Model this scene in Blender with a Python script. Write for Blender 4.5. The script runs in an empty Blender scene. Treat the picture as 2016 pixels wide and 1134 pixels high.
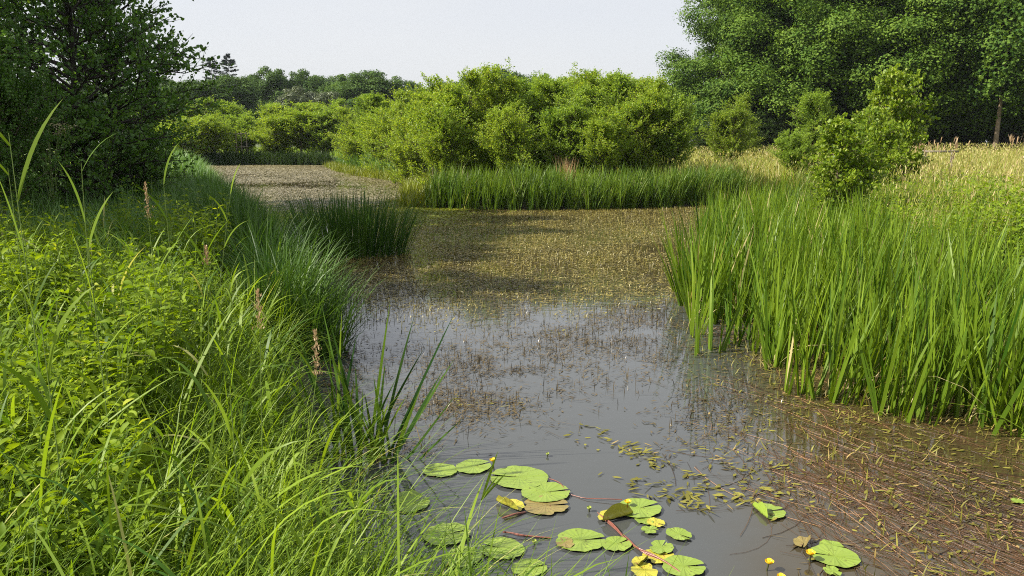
import bpy, math
import numpy as np
from mathutils import Vector, Matrix
R = math.radians
PI = math.pi
# ------------------------------------------------------------------ camera, sky, sun, exposure
sc = bpy.context.scene
COL = sc.collection
F, CX, CY, H = 1456.0, 1008.0, 567.0, 2.0           # focal length and centre in photo pixels, eye height above water
PITCH = math.atan((CY - 278.0) / F)
cam_d = bpy.data.cameras.new('camera'); cam = bpy.data.objects.new('camera', cam_d); COL.objects.link(cam)
cam.location = (0, 0, H); cam.rotation_euler = (PI / 2 - PITCH, 0, 0)
cam_d.sensor_width = 36; cam_d.lens = F / 2016 * 36; cam_d.clip_end = 2000; cam_d.clip_start = 0.05
sc.camera = cam
SUN_EL, SUN_AZ = R(40), R(-101)                       # azimuth clockwise from +Y: the sun stands to the left
w = bpy.data.worlds.new('World'); sc.world = w; w.use_nodes = True
nt = w.node_tree; bg = nt.nodes['Background']
sky = nt.nodes.new('ShaderNodeTexSky'); sky.sky_type = 'NISHITA'; sky.sun_disc = False
sky.sun_elevation = SUN_EL; sky.sun_rotation = SUN_AZ; sky.dust_density = 3.0; sky.air_density = 1.0
mx = nt.nodes.new('ShaderNodeMix'); mx.data_type = 'RGBA'; mx.inputs[0].default_value = 0.80
nt.links.new(sky.outputs[0], mx.inputs[6]); tcw = nt.nodes.new('ShaderNodeTexCoord'); mpw = nt.nodes.new('ShaderNodeMapping'); mpw.inputs['Scale'].default_value = (1, 1, 5)
cl = nt.nodes.new('ShaderNodeTexNoise'); cl.inputs['Scale'].default_value = 1.6; cl.inputs['Detail'].default_value = 5; cl.inputs['Roughness'].default_value = .55
nt.links.new(tcw.outputs['Generated'], mpw.inputs[0]); nt.links.new(mpw.outputs[0], cl.inputs['Vector'])
vm = nt.nodes.new('ShaderNodeMix'); vm.data_type = 'RGBA'; nt.links.new(cl.outputs['Fac'], vm.inputs[0])
vm.inputs[6].default_value = (4.5, 4.65, 5.0, 1); vm.inputs[7].default_value = (5.25, 5.2, 5.2, 1); nt.links.new(vm.outputs[2], mx.inputs[7])   # thin high cloud veil
nt.links.new(mx.outputs[2], bg.inputs[0]); bg.inputs[1].default_value = 0.084
sd_ = bpy.data.lights.new('sun', 'SUN'); so = bpy.data.objects.new('sun', sd_); COL.objects.link(so)
sd_.energy = 5.0; sd_.angle = R(0.5); sd_.color = (1.0, 0.93, 0.80)
sv = Vector((math.sin(SUN_AZ) * math.cos(SUN_EL), math.cos(SUN_AZ) * math.cos(SUN_EL), math.sin(SUN_EL)))
so.rotation_euler = sv.to_track_quat('Z', 'Y').to_euler(); so.location = (-30, 0, 40)
sc.view_settings.view_transform = 'Standard'; sc.view_settings.look = 'None'
sc.view_settings.exposure = 1.08; sc.view_settings.gamma = 1
sc.render.engine = 'CYCLES'
cy = sc.cycles
cy.use_denoising = False; cy.max_bounces = 6; cy.diffuse_bounces = 3; cy.glossy_bounces = 3; cy.transmission_bounces = 4; cy.transparent_max_bounces = 6
cy.pixel_filter_type = 'BLACKMAN_HARRIS'; cy.filter_width = 1.05
cy.caustics_reflective = False; cy.caustics_refractive = False

# ------------------------------------------------------------------ projection helpers (photo pixel -> place)
cP, sP = math.cos(PITCH), math.sin(PITCH)
def gp(px, py, z=0.0):                                # point at height z seen at a photo pixel
    dz = -((py - CY) * cP + F * sP); dy = F * cP - (py - CY) * sP
    t = (H - z) / -dz
    return ((px - CX) * t, dy * t)
def xat(px, y, z=1.0): return (px - CX) / F * (y * cP + (H - z) * sP)
def zat(py, y): return H - y * math.tan(PITCH + math.atan((py - CY) / F))

# ------------------------------------------------------------------ materials
def ramp2(nt, c1, c2, fac):
    m = nt.nodes.new('ShaderNodeMix'); m.data_type = 'RGBA'
    m.inputs[6].default_value = (*c1, 1); m.inputs[7].default_value = (*c2, 1)
    nt.links.new(fac, m.inputs[0]); return m.outputs[2]
def leaf_mat(name, c1, c2, trans=0.4, tint=(1.35, 1.3, 0.55), c3=None, c3_at=0.93, rough=0.45, spec=0.35, clump=0.35):
    m = bpy.data.materials.new(name); m.use_nodes = True; nt = m.node_tree; N = nt.nodes
    p = N['Principled BSDF']; out = N['Material Output']
    at = N.new('ShaderNodeAttribute'); at.attribute_name = 'rnd'
    no = N.new('ShaderNodeTexNoise'); no.inputs['Scale'].default_value = 0.9; no.inputs['Detail'].default_value = 2
    ge = N.new('ShaderNodeNewGeometry'); nt.links.new(ge.outputs['Position'], no.inputs['Vector'])
    # mix factor: own random of each leaf plus soft patches
    a = N.new('ShaderNodeMath'); a.operation = 'MULTIPLY_ADD'
    s = N.new('ShaderNodeMath'); s.operation = 'SUBTRACT'; s.inputs[1].default_value = 0.5; nt.links.new(no.outputs['Fac'], s.inputs[0])
    nt.links.new(s.outputs[0], a.inputs[0]); a.inputs[1].default_value = clump * 4; nt.links.new(at.outputs['Fac'], a.inputs[2]); a.use_clamp = True
    col = ramp2(nt, c1, c2, a.outputs[0])
    if c3:
        g = N.new('ShaderNodeMath'); g.operation = 'GREATER_THAN'; g.inputs[1].default_value = c3_at; nt.links.new(at.outputs['Fac'], g.inputs[0])
        m3 = N.new('ShaderNodeMix'); m3.data_type = 'RGBA'; nt.links.new(g.outputs[0], m3.inputs[0]); nt.links.new(col, m3.inputs[6]); m3.inputs[7].default_value = (*c3, 1)
        col = m3.outputs[2]
    nt.links.new(col, p.inputs['Base Color']); p.inputs['Roughness'].default_value = rough
    p.inputs['Specular IOR Level'].default_value = spec
    tr = N.new('ShaderNodeBsdfTranslucent')
    tm = N.new('ShaderNodeMix'); tm.data_type = 'RGBA'; tm.blend_type = 'MULTIPLY'; tm.inputs[0].default_value = 1
    nt.links.new(col, tm.inputs[6]); tm.inputs[7].default_value = (*tint, 1); nt.links.new(tm.outputs[2], tr.inputs[0])
    ms = N.new('ShaderNodeMixShader'); ms.inputs[0].default_value = trans
    nt.links.new(p.outputs[0], ms.inputs[1]); nt.links.new(tr.outputs[0], ms.inputs[2]); nt.links.new(ms.outputs[0], out.inputs[0])
    return m
def plain_mat(name, c1, c2, scale=8, rough=0.8, spec=0.3, bump=0.3, stretch=(1, 1, 1)):
    m = bpy.data.materials.new(name); m.use_nodes = True; nt = m.node_tree; N = nt.nodes
    p = N['Principled BSDF']; tc = N.new('ShaderNodeTexCoord'); mp = N.new('ShaderNodeMapping'); mp.inputs['Scale'].default_value = stretch
    no = N.new('ShaderNodeTexNoise'); no.inputs['Scale'].default_value = scale; no.inputs['Detail'].default_value = 5
    nt.links.new(tc.outputs['Object'], mp.inputs[0]); nt.links.new(mp.outputs[0], no.inputs['Vector'])
    nt.links.new(ramp2(nt, c1, c2, no.outputs['Fac']), p.inputs['Base Color'])
    p.inputs['Roughness'].default_value = rough; p.inputs['Specular IOR Level'].default_value = spec
    if bump:
        b = N.new('ShaderNodeBump'); b.inputs['Strength'].default_value = bump; b.inputs['Distance'].default_value = 0.02
        nt.links.new(no.outputs['Fac'], b.inputs['Height']); nt.links.new(b.outputs[0], p.inputs['Normal'])
    return m
M = {}
M['bark'] = plain_mat('dark bark', (0.018, 0.016, 0.013), (0.050, 0.042, 0.034), 14, stretch=(1, 1, .25))
M['birch_bark'] = plain_mat('young bark', (0.06, 0.045, 0.03), (0.16, 0.13, 0.09), 20)
M['pale_bark'] = plain_mat('pale bark', (0.06, 0.045, 0.032), (0.30, 0.23, 0.16), 2.2)
M['wood'] = plain_mat('weathered wood', (0.13, 0.11, 0.085), (0.24, 0.21, 0.165), 12, stretch=(.3, 1, 1))
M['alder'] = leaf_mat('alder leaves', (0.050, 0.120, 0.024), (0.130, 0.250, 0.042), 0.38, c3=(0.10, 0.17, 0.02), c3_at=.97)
M['birch'] = leaf_mat('birch leaves', (0.155, 0.260, 0.024), (0.325, 0.425, 0.050), 0.52, c3=(0.36, 0.38, 0.05), c3_at=.94)
M['birch_g'] = leaf_mat('willow green leaves', (0.135, 0.240, 0.026), (0.300, 0.410, 0.055), 0.50)
M['alder_lit'] = leaf_mat('sunlit young alder leaves', (0.100, 0.180, 0.014), (0.250, 0.340, 0.028), 0.46, c3=(0.36, 0.42, 0.12), c3_at=.93, rough=.5, spec=.3)  # lighter copy of the alder leaves, sunlight put into the colour
M['oak'] = leaf_mat('oak leaves', (0.040, 0.095, 0.014), (0.115, 0.190, 0.026), 0.28, clump=.5, rough=.65, spec=.15)
M['oak2'] = leaf_mat('ash leaves', (0.052, 0.115, 0.014), (0.140, 0.220, 0.028), 0.30, clump=.5, rough=.65, spec=.15)
M['far'] = leaf_mat('distant oak leaves', (0.040, 0.085, 0.020), (0.095, 0.160, 0.034), 0.28, rough=.7, spec=.1, clump=.5)
M['far_pale'] = leaf_mat('distant grey willow leaves', (0.075, 0.100, 0.050), (0.120, 0.150, 0.075), 0.25)
M['fir'] = leaf_mat('fir needles', (0.012, 0.028, 0.018), (0.028, 0.050, 0.030), 0.1)
M['dark'] = leaf_mat('shade dark leaves', (0.022, 0.052, 0.012), (0.055, 0.100, 0.020), 0.25)  # leaf colour darkened to stand in for shade
M['grass'] = leaf_mat('bank grass', (0.045, 0.115, 0.008), (0.225, 0.325, 0.022), 0.42, c3=(0.42, 0.42, 0.15), c3_at=.96, rough=.5, spec=.3, clump=.3)
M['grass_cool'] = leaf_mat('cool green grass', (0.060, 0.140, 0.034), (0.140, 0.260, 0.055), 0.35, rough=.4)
M['herb'] = leaf_mat('nettle leaves', (0.030, 0.100, 0.006), (0.240, 0.330, 0.014), 0.42, c3=(0.36, 0.40, 0.03), c3_at=.93, rough=.6, spec=.15, clump=.3)
M['reed'] = leaf_mat('reed blades', (0.030, 0.088, 0.006), (0.195, 0.285, 0.020), 0.36, c3=(0.42, 0.36, 0.17), c3_at=.91, rough=.45, spec=.3, clump=.2)
M['iris'] = leaf_mat('iris blades', (0.035, 0.095, 0.012), (0.190, 0.280, 0.036), 0.38, c3=(0.46, 0.44, 0.22), c3_at=.93, rough=.45, spec=.3, clump=.2)
M['sedge'] = leaf_mat('dark sedge blades', (0.020, 0.062, 0.012), (0.080, 0.155, 0.022), 0.28, rough=.5, spec=.25)
M['meadow'] = leaf_mat('meadow grass', (0.22, 0.25, 0.050), (0.38, 0.36, 0.11), 0.40, c3=(0.50, 0.40, 0.20), c3_at=.88, clump=.35)
M['straw'] = leaf_mat('dry grass heads', (0.30, 0.20, 0.11), (0.48, 0.36, 0.22), 0.3, tint=(1.2, 1.1, .9))
M['orange'] = leaf_mat('rusty dry stalks', (0.36, 0.24, 0.12), (0.50, 0.37, 0.20), 0.35, tint=(1.2, 1, .8))
M['float'] = leaf_mat('pondweed leaves', (0.085, 0.070, 0.020), (0.280, 0.235, 0.055), 0.12, c3=(0.42, 0.38, 0.17), c3_at=.94, rough=.4, spec=.4, clump=.3)
M['float_far'] = leaf_mat('far pondweed leaves', (0.17, 0.150, 0.090), (0.31, 0.275, 0.165), 0.1, c3=(0.48, 0.42, 0.25), c3_at=.95, rough=.4, spec=.4, clump=.25)
M['float_dark'] = leaf_mat('sunken pondweed leaves', (0.045, 0.032, 0.016), (0.13, 0.095, 0.035), 0.05, rough=.3, spec=.4)
M['olive'] = leaf_mat('olive pondweed leaves', (0.10, 0.095, 0.018), (0.24, 0.225, 0.042), 0.15, rough=.5, spec=.2, c3=(.30, .22, .08), c3_at=.92)
M['red'] = leaf_mat('reddish pondweed stems', (0.035, 0.020, 0.010), (0.14, 0.070, 0.030), 0.05, rough=.3, spec=.5, c3=(.36, .20, .10), c3_at=.93)
M['moss'] = leaf_mat('yellow green water plants', (0.12, 0.16, 0.01), (0.24, 0.27, 0.025), 0.3)
M['cream'] = leaf_mat('cream blossom', (0.42, 0.38, 0.20), (0.62, 0.56, 0.34), 0.3, tint=(1, 1, .9))

def pad_mat(name, c1, c2, c3):
    m = bpy.data.materials.new(name); m.use_nodes = True; nt = m.node_tree; N = nt.nodes; p = N['Principled BSDF']
    tc = N.new('ShaderNodeTexCoord')
    no = N.new('ShaderNodeTexNoise'); no.inputs['Scale'].default_value = 9; no.inputs['Detail'].default_value = 4
    nt.links.new(tc.outputs['Object'], no.inputs['Vector'])
    col = ramp2(nt, c1, c2, no.outputs['Fac'])
    sp = N.new('ShaderNodeTexNoise'); sp.inputs['Scale'].default_value = 55; sp.inputs['Detail'].default_value = 2; nt.links.new(tc.outputs['Object'], sp.inputs['Vector'])
    gt = N.new('ShaderNodeMapRange'); gt.inputs[1].default_value = .64; gt.inputs[2].default_value = .70; nt.links.new(sp.outputs['Fac'], gt.inputs[0])
    m3 = N.new('ShaderNodeMix'); m3.data_type = 'RGBA'; nt.links.new(gt.outputs[0], m3.inputs[0]); nt.links.new(col, m3.inputs[6]); m3.inputs[7].default_value = (*c3, 1)
    # veins, pale lines radiating from the notch
    sx = N.new('ShaderNodeSeparateXYZ'); nt.links.new(tc.outputs['Object'], sx.inputs[0])
    an = N.new('ShaderNodeMath'); an.operation = 'ARCTAN2'; nt.links.new(sx.outputs[1], an.inputs[0]); nt.links.new(sx.outputs[0], an.inputs[1])
    ml = N.new('ShaderNodeMath'); ml.operation = 'MULTIPLY'; ml.inputs[1].default_value = 20; nt.links.new(an.outputs[0], ml.inputs[0])
    sn = N.new('ShaderNodeMath'); sn.operation = 'SINE'; nt.links.new(ml.outputs[0], sn.inputs[0])
    vr = N.new('ShaderNodeMapRange'); vr.inputs[1].default_value = .86; vr.inputs[2].default_value = 1.0; vr.inputs[4].default_value = .22; nt.links.new(sn.outputs[0], vr.inputs[0])
    m4 = N.new('ShaderNodeMix'); m4.data_type = 'RGBA'; nt.links.new(vr.outputs[0], m4.inputs[0]); nt.links.new(m3.outputs[2], m4.inputs[6]); m4.inputs[7].default_value = (c2[0] * 1.35, c2[1] * 1.3, c2[2] * 1.6, 1)
    nt.links.new(m4.outputs[2], p.inputs['Base Color']); p.inputs['Roughness'].default_value = .32; p.inputs['Specular IOR Level'].default_value = .45
    b = N.new('ShaderNodeBump'); b.inputs['Strength'].default_value = .25; b.inputs['Distance'].default_value = .002
    nt.links.new(sn.outputs[0], b.inputs['Height']); nt.links.new(b.outputs[0], p.inputs['Normal'])
    return m
M['pad'] = pad_mat('lily pad green', (0.130, 0.205, 0.022), (0.215, 0.285, 0.045), (0.10, 0.11, 0.02))
M['pad_y'] = pad_mat('lily pad yellowing', (0.26, 0.27, 0.03), (0.42, 0.37, 0.04), (0.24, 0.11, 0.03))
M['pad_b'] = pad_mat('lily pad decaying', (0.12, 0.09, 0.035), (0.26, 0.21, 0.06), (0.13, 0.06, 0.03))
M['pad_d'] = pad_mat('lily pad underside', (0.035, 0.060, 0.015), (0.07, 0.10, 0.03), (0.03, 0.03, 0.01))
M['petal'] = plain_mat('yellow petals', (0.72, 0.47, 0.01), (0.86, 0.66, 0.03), 30, .4, .4, 0)
M['stig'] = plain_mat('orange flower disc', (0.70, 0.33, 0.01), (0.80, 0.45, 0.02), 60, .5, .3, 0)
M['bud'] = plain_mat('green bud', (0.22, 0.30, 0.05), (0.42, 0.46, 0.12), 30, .4, .4, 0)
M['stalk'] = plain_mat('dark stalk', (0.035, 0.045, 0.02), (0.07, 0.07, 0.03), 30, .4, .4, 0)
M['stem'] = plain_mat('green stem', (0.12, 0.19, 0.04), (0.20, 0.26, 0.07), 30, .4, .4, 0)
M['redstem'] = plain_mat('thick red brown stem', (0.13, 0.04, 0.03), (0.26, 0.11, 0.08), 40, .3, .5, 0)

# ------------------------------------------------------------------ mesh building (numpy)
rng = np.random.default_rng(7)
def U(a, b, n=None): return rng.uniform(a, b, n)
class Geo:
    def __init__(s): s.b = []
    def add(s, V, T, rnd=None, mat=0):               # V [n,m,3] copies of a template with faces T
        V = np.asarray(V, dtype=np.float32)
        if len(V) == 0: return s
        if rnd is None: rnd = rng.random(len(V))
        s.b.append((V, T, np.asarray(rnd, dtype=np.float32), mat)); return s
    def mesh(s, name, mats, smooth=False):
        me = bpy.data.meshes.new(name); off = 0; vs = []; ls = []; lt = []; rs = []; mi = []
        for V, T, rnd, mat in s.b:
            n, m = V.shape[:2]; vs.append(V.reshape(-1, 3)); rs.append(np.repeat(rnd, m))
            for k in sorted(set(len(t) for t in T)):
                Tk = np.array([t for t in T if len(t) == k], dtype=np.int64)
                idx = (np.arange(n)[:, None, None] * m + Tk[None]) + off
                ls.append(idx.reshape(-1)); lt.append(np.full(n * len(Tk), k)); mi.append(np.full(n * len(Tk), mat))
            off += n * m
        vs = np.concatenate(vs); ls = np.concatenate(ls); lt = np.concatenate(lt); mi = np.concatenate(mi)
        me.vertices.add(len(vs)); me.vertices.foreach_set('co', vs.ravel())
        me.loops.add(len(ls)); me.loops.foreach_set('vertex_index', ls.astype(np.int32))
        me.polygons.add(len(lt)); me.polygons.foreach_set('loop_start', np.concatenate([[0], np.cumsum(lt)[:-1]]).astype(np.int32))
        me.polygons.foreach_set('material_index', mi.astype(np.int32))
        if smooth: me.polygons.foreach_set('use_smooth', np.ones(len(lt), dtype=bool))
        a = me.attributes.new('rnd', 'FLOAT', 'POINT'); a.data.foreach_set('value', np.concatenate(rs))
        for m in (mats if isinstance(mats, (list, tuple)) else [mats]): me.materials.append(m)
        me.update(calc_edges=True); return me
def part(name, geo, mats, parent=None, smooth=False, loc=None):
    o = bpy.data.objects.new(name, geo.mesh(name, mats, smooth) if isinstance(geo, Geo) else geo); COL.objects.link(o)
    if parent: o.parent = parent
    if loc is not None: o.location = loc
    return o
def tag(o, label=None, cat=None, group=None, kind=None):
    for k, v in (('label', label), ('category', cat), ('group', group), ('kind', kind)):
        if v: o[k] = v
        elif k in o.keys() and k != 'kind': del o[k]
    return o
def empty(name, loc, rz=0, s=1.0):
    o = bpy.data.objects.new(name, None); COL.objects.link(o); o.location = loc; o.rotation_euler = (0, 0, rz)
    o.scale = s if isinstance(s, (tuple, list)) else (s, s, s); o.empty_display_size = .1; return o
def copy_tree(o, loc, rz, s):
    c = o.copy(); COL.objects.link(c); c.location = loc; c.rotation_euler = (0, 0, rz); c.scale = s if isinstance(s, (tuple, list)) else (s, s, s)
    for ch in o.children:
        d = ch.copy(); COL.objects.link(d); d.parent = c
        for g in ch.children:
            e = g.copy(); COL.objects.link(e); e.parent = d
    return c

def unit(v): return v / np.maximum(np.linalg.norm(v, axis=-1, keepdims=True), 1e-9)
def rdir(n): return unit(rng.normal(size=(n, 3)))
def leaves(P, A, Nn, L, W, fold=.15, detail=0):
    """leaf faces: P base points, A axes, Nn rough normals"""
    A = unit(A); S = unit(np.cross(A, Nn)); N = np.cross(S, A)
    L = np.broadcast_to(np.asarray(L, float), (len(P),))[:, None]; W = np.broadcast_to(np.asarray(W, float), (len(P),))[:, None]
    if detail == 0:
        V = np.stack([P, P + A * L * .5 + S * W * .5 + N * W * fold, P + A * L, P + A * L * .5 - S * W * .5 + N * W * fold], 1)
        return V, [(0, 1, 2, 3)]
    if detail == 1:                                   # rounder: six corners
        V = np.stack([P, P + A * L * .3 + S * W * .46, P + A * L * .72 + S * W * .36, P + A * L, P + A * L * .72 - S * W * .36, P + A * L * .3 - S * W * .46], 1)
        return V, [(0, 1, 2, 3), (0, 3, 4, 5)]
    rows = [(0.0, .04, 0), (.2, .42, .03), (.45, .5, .02), (.72, .32, -.05), (1.0, .0, -.16)]
    vs = []
    for t, hw, dz in rows:
        c = P + A * L * t + N * L * dz
        vs += [c + S * W * hw + N * W * fold * hw * 2, c, c - S * W * hw + N * W * fold * hw * 2]
    T = []
    for r in range(4):
        a = r * 3; T += [(a, a + 1, a + 4, a + 3), (a + 1, a + 2, a + 5, a + 4)]
    return np.stack(vs, 1), T
def blades(B, L, W, phi, th0, bend, seg=5, prof='grass', twist=None, pw=1.5):
    n = len(B); t = np.linspace(0, 1, seg + 1); tm = (t[1:] + t[:-1]) / 2
    L, W, phi, th0, bend = [np.broadcast_to(np.asarray(a, float), (n,)) for a in (L, W, phi, th0, bend)]
    th = th0[:, None] + bend[:, None] * tm[None] ** pw
    h = np.concatenate([np.zeros((n, 1)), np.cumsum(np.sin(th) * L[:, None] / seg, 1)], 1)
    z = np.concatenate([np.zeros((n, 1)), np.cumsum(np.cos(th) * L[:, None] / seg, 1)], 1)
    C = np.stack([B[:, 0:1] + h * np.cos(phi)[:, None], B[:, 1:2] + h * np.sin(phi)[:, None], B[:, 2:3] + z], 2)
    if twist is None: twist = U(-.9, .9, n)
    a = phi + twist
    S = np.stack([-np.sin(a), np.cos(a), np.zeros(n)], 1)
    if prof == 'grass': wp = np.minimum(.55 + 1.6 * t, 1) * (1 - t ** 2.2) + .02
    elif prof == 'leaf': wp = np.sin(np.clip(.12 + t * .88, 0, 1) * PI) ** .7 + .01
    else: wp = np.minimum(.8 + t, 1) * (1 - t ** 4) + .02
    hw = (W[:, None] * wp[None] * .5)[:, :, None] * S[:, None, :]
    V = np.stack([C + hw, C - hw], 2).reshape(n, (seg + 1) * 2, 3)
    return V, [(2 * i, 2 * i + 1, 2 * i + 3, 2 * i + 2) for i in range(seg)]
def tubes(P, Rr, sides=5):                            # P [n,k,3], Rr [n,k]
    n, k = P.shape[:2]; D = unit(np.gradient(P, axis=1)); ref = np.where(np.abs(D[..., 2:3]) > .9, np.array([1., 0, 0]), np.array([0, 0, 1.]))
    S = unit(np.cross(D, ref)); T2 = np.cross(D, S); a = np.arange(sides) / sides * 2 * PI
    V = P[:, :, None] + Rr[:, :, None, None] * (S[:, :, None] * np.cos(a)[None, None, :, None] + T2[:, :, None] * np.sin(a)[None, None, :, None])
    V = V.reshape(n, k * sides, 3)
    T = [(i * sides + j, i * sides + (j + 1) % sides, (i + 1) * sides + (j + 1) % sides, (i + 1) * sides + j) for i in range(k - 1) for j in range(sides)]
    return V, T
_h = rng.random((256, 256))
def vnoise(x, y, s):                                  # value noise 0..1
    x = np.asarray(x) / s; y = np.asarray(y) / s; xi = np.floor(x).astype(int); yi = np.floor(y).astype(int)
    fx = x - xi; fy = y - yi; fx = fx * fx * (3 - 2 * fx); fy = fy * fy * (3 - 2 * fy)
    g = lambda a, b: _h[a % 256, b % 256]
    return (g(xi, yi) * (1 - fx) + g(xi + 1, yi) * fx) * (1 - fy) + (g(xi, yi + 1) * (1 - fx) + g(xi + 1, yi + 1) * fx) * fy
def fbm(x, y, s): return .55 * vnoise(x, y, s) + .3 * vnoise(np.asarray(x) + 31, y, s / 2.1) + .15 * vnoise(x, np.asarray(y) + 57, s / 4.3)

# ------------------------------------------------------------------ pond outline and ground
POND = np.array([(9, -1.5), (3, .9), (.6, 1.6), (-.35, 2.3), (-.75, 3.1), (-1.25, 4.5), (-1.75, 6.0), (-2.35, 8.0), (-3.1, 10.3), (-4.6, 13.5), (-6.3, 17.2), (-8.9, 22.5), (-12, 29), (-17.5, 42),
                 (-25, 58), (-30, 64), (-22, 64.6), (-15.5, 63.5), (-14.2, 60), (-11, 50), (-7.5, 42), (-4.3, 36), (-3.2, 28), (-2.6, 22.6), (0, 21.9), (3, 22.3), (5.2, 23.0), (7.3, 25.0), (9.6, 27),
                 (11.5, 25.5), (9.3, 20.5), (7.3, 17), (6.2, 14), (5.6, 11), (5.9, 8), (7.0, 5), (9.5, 3)], float)
def sdist(x, y):                                      # >0 on land, <0 on water
    x = np.asarray(x, float); y = np.asarray(y, float); d = np.full(x.shape, 1e9); ins = np.zeros(x.shape, bool)
    for i in range(len(POND)):
        a = POND[i]; b = POND[(i + 1) % len(POND)]; e = b - a
        t = np.clip(((x - a[0]) * e[0] + (y - a[1]) * e[1]) / (e @ e), 0, 1)
        d = np.minimum(d, np.hypot(x - a[0] - t * e[0], y - a[1] - t * e[1]))
        c = ((a[1] > y) != (b[1] > y)) & (x < (b[0] - a[0]) * (y - a[1]) / (b[1] - a[1] + 1e-12) + a[0]); ins ^= c
    return np.where(ins, -d, d)
def ground(x, y):
    x = np.asarray(x, float); y = np.asarray(y, float); s = sdist(x, y) + (fbm(x, y, 1.3) - .5) * .25
    bank = .42 + np.clip((x - 5) / 25, 0, 1) * .35 + np.clip((y - 60) / 100, 0, 1) * .4 + (fbm(x, y, 9) - .5) * .25
    up = bank * (1 - np.exp(-np.maximum(s, 0) / .75)); dn = -.7 * (1 - np.exp(np.minimum(s, 0) / .6))
    return np.where(s > 0, up, dn) + (fbm(x, y, .6) - .5) * .05
def gpts(x, y): return np.stack([x, y, ground(x, y)], 1)

def sheet(name, us, vs, zf, mat):
    X, Y = np.meshgrid(us, vs, indexing='ij'); Z = zf(X.ravel(), Y.ravel()); V = np.stack([X.ravel(), Y.ravel(), Z], 1); nv = len(vs)
    i, j = np.meshgrid(np.arange(len(us) - 1), np.arange(nv - 1), indexing='ij'); a = (i * nv + j).ravel()
    me = bpy.data.meshes.new(name); me.from_pydata(V.tolist(), [], np.stack([a, a + nv, a + nv + 1, a + 1], 1).tolist()); me.materials.append(mat)
    for p in me.polygons: p.use_smooth = True
    o = bpy.data.objects.new(name, me); COL.objects.link(o); o['kind'] = 'structure'; return o
def sinhgrid(lo, hi, n, c=0.0, k=.35):
    t = np.linspace(np.arcsinh((lo - c) * k), np.arcsinh((hi - c) * k), n); return c + np.sinh(t) / k
m = bpy.data.materials.new('bank soil'); m.use_nodes = True; nt = m.node_tree; N = nt.nodes; p = N['Principled BSDF']
ge = N.new('ShaderNodeNewGeometry'); sx = N.new('ShaderNodeSeparateXYZ'); nt.links.new(ge.outputs['Position'], sx.inputs[0])
no = N.new('ShaderNodeTexNoise'); no.inputs['Scale'].default_value = 1.2; no.inputs['Detail'].default_value = 8; nt.links.new(ge.outputs['Position'], no.inputs['Vector'])
green = ramp2(nt, (0.035, 0.055, 0.015), (0.10, 0.13, 0.03), no.outputs['Fac'])
mr = N.new('ShaderNodeMapRange'); mr.inputs[1].default_value = .05; mr.inputs[2].default_value = .3; nt.links.new(sx.outputs[2], mr.inputs[0])
mm = N.new('ShaderNodeMix'); mm.data_type = 'RGBA'; nt.links.new(mr.outputs[0], mm.inputs[0]); mm.inputs[6].default_value = (0.03, 0.024, 0.014, 1); nt.links.new(green, mm.inputs[7])
nt.links.new(mm.outputs[2], p.inputs['Base Color']); p.inputs['Roughness'].default_value = .9
sheet('ground', sinhgrid(-500, 500, 240, 0), np.concatenate([sinhgrid(-60, 900, 280, 6, .25)]), ground, m)

m = bpy.data.materials.new('pond water'); m.use_nodes = True; nt = m.node_tree; N = nt.nodes; p = N['Principled BSDF']
ge = N.new('ShaderNodeNewGeometry'); sx = N.new('ShaderNodeSeparateXYZ'); nt.links.new(ge.outputs['Position'], sx.inputs[0])
# brown, weedy shallows towards the right hand reed bed, grey murk in the open
ln = N.new('ShaderNodeMath'); ln.operation = 'MULTIPLY_ADD'; ln.inputs[1].default_value = -.30; nt.links.new(sx.outputs[1], ln.inputs[0]); nt.links.new(sx.outputs[0], ln.inputs[2])   # x - .3 y
no = N.new('ShaderNodeTexNoise'); no.inputs['Scale'].default_value = 1.1; no.inputs['Detail'].default_value = 5; nt.links.new(ge.outputs['Position'], no.inputs['Vector'])
ad = N.new('ShaderNodeMath'); ad.operation = 'MULTIPLY_ADD'; ad.inputs[1].default_value = 1.6; nt.links.new(no.outputs['Fac'], ad.inputs[0]); nt.links.new(ln.outputs[0], ad.inputs[2])
mr = N.new('ShaderNodeMapRange'); mr.inputs[1].default_value = .55; mr.inputs[2].default_value = 1.7; mr.interpolation_type = 'SMOOTHSTEP'; nt.links.new(ad.outputs[0], mr.inputs[0])
far = N.new('ShaderNodeMapRange'); far.inputs[1].default_value = 8.5; far.inputs[2].default_value = 11.5; far.inputs[4].default_value = .9; nt.links.new(sx.outputs[1], far.inputs[0])
mxx = N.new('ShaderNodeMath'); mxx.operation = 'MAXIMUM'; nt.links.new(mr.outputs[0], mxx.inputs[0]); nt.links.new(far.outputs[0], mxx.inputs[1])
nt.links.new(ramp2(nt, (0.052, 0.056, 0.055), (0.050, 0.038, 0.016), mxx.outputs[0]), p.inputs['Base Color'])
p.inputs['Roughness'].default_value = .02; p.inputs['IOR'].default_value = 1.65; p.inputs['Specular IOR Level'].default_value = .5
wn = N.new('ShaderNodeTexNoise'); wn.inputs['Scale'].default_value = 5; wn.inputs['Detail'].default_value = 3
mp = N.new('ShaderNodeMapping'); mp.inputs['Scale'].default_value = (1, 2.2, 1); nt.links.new(ge.outputs['Position'], mp.inputs[0]); nt.links.new(mp.outputs[0], wn.inputs['Vector'])
b = N.new('ShaderNodeBump'); b.inputs['Strength'].default_value = .06; b.inputs['Distance'].default_value = .02
nt.links.new(wn.outputs['Fac'], b.inputs['Height']); nt.links.new(b.outputs[0], p.inputs['Normal'])
me = bpy.data.meshes.new('water'); me.from_pydata([(-45, -8, 0), (30, -8, 0), (30, 72, 0), (-45, 72, 0)], [], [(0, 1, 2, 3)]); me.materials.append(m)
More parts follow.
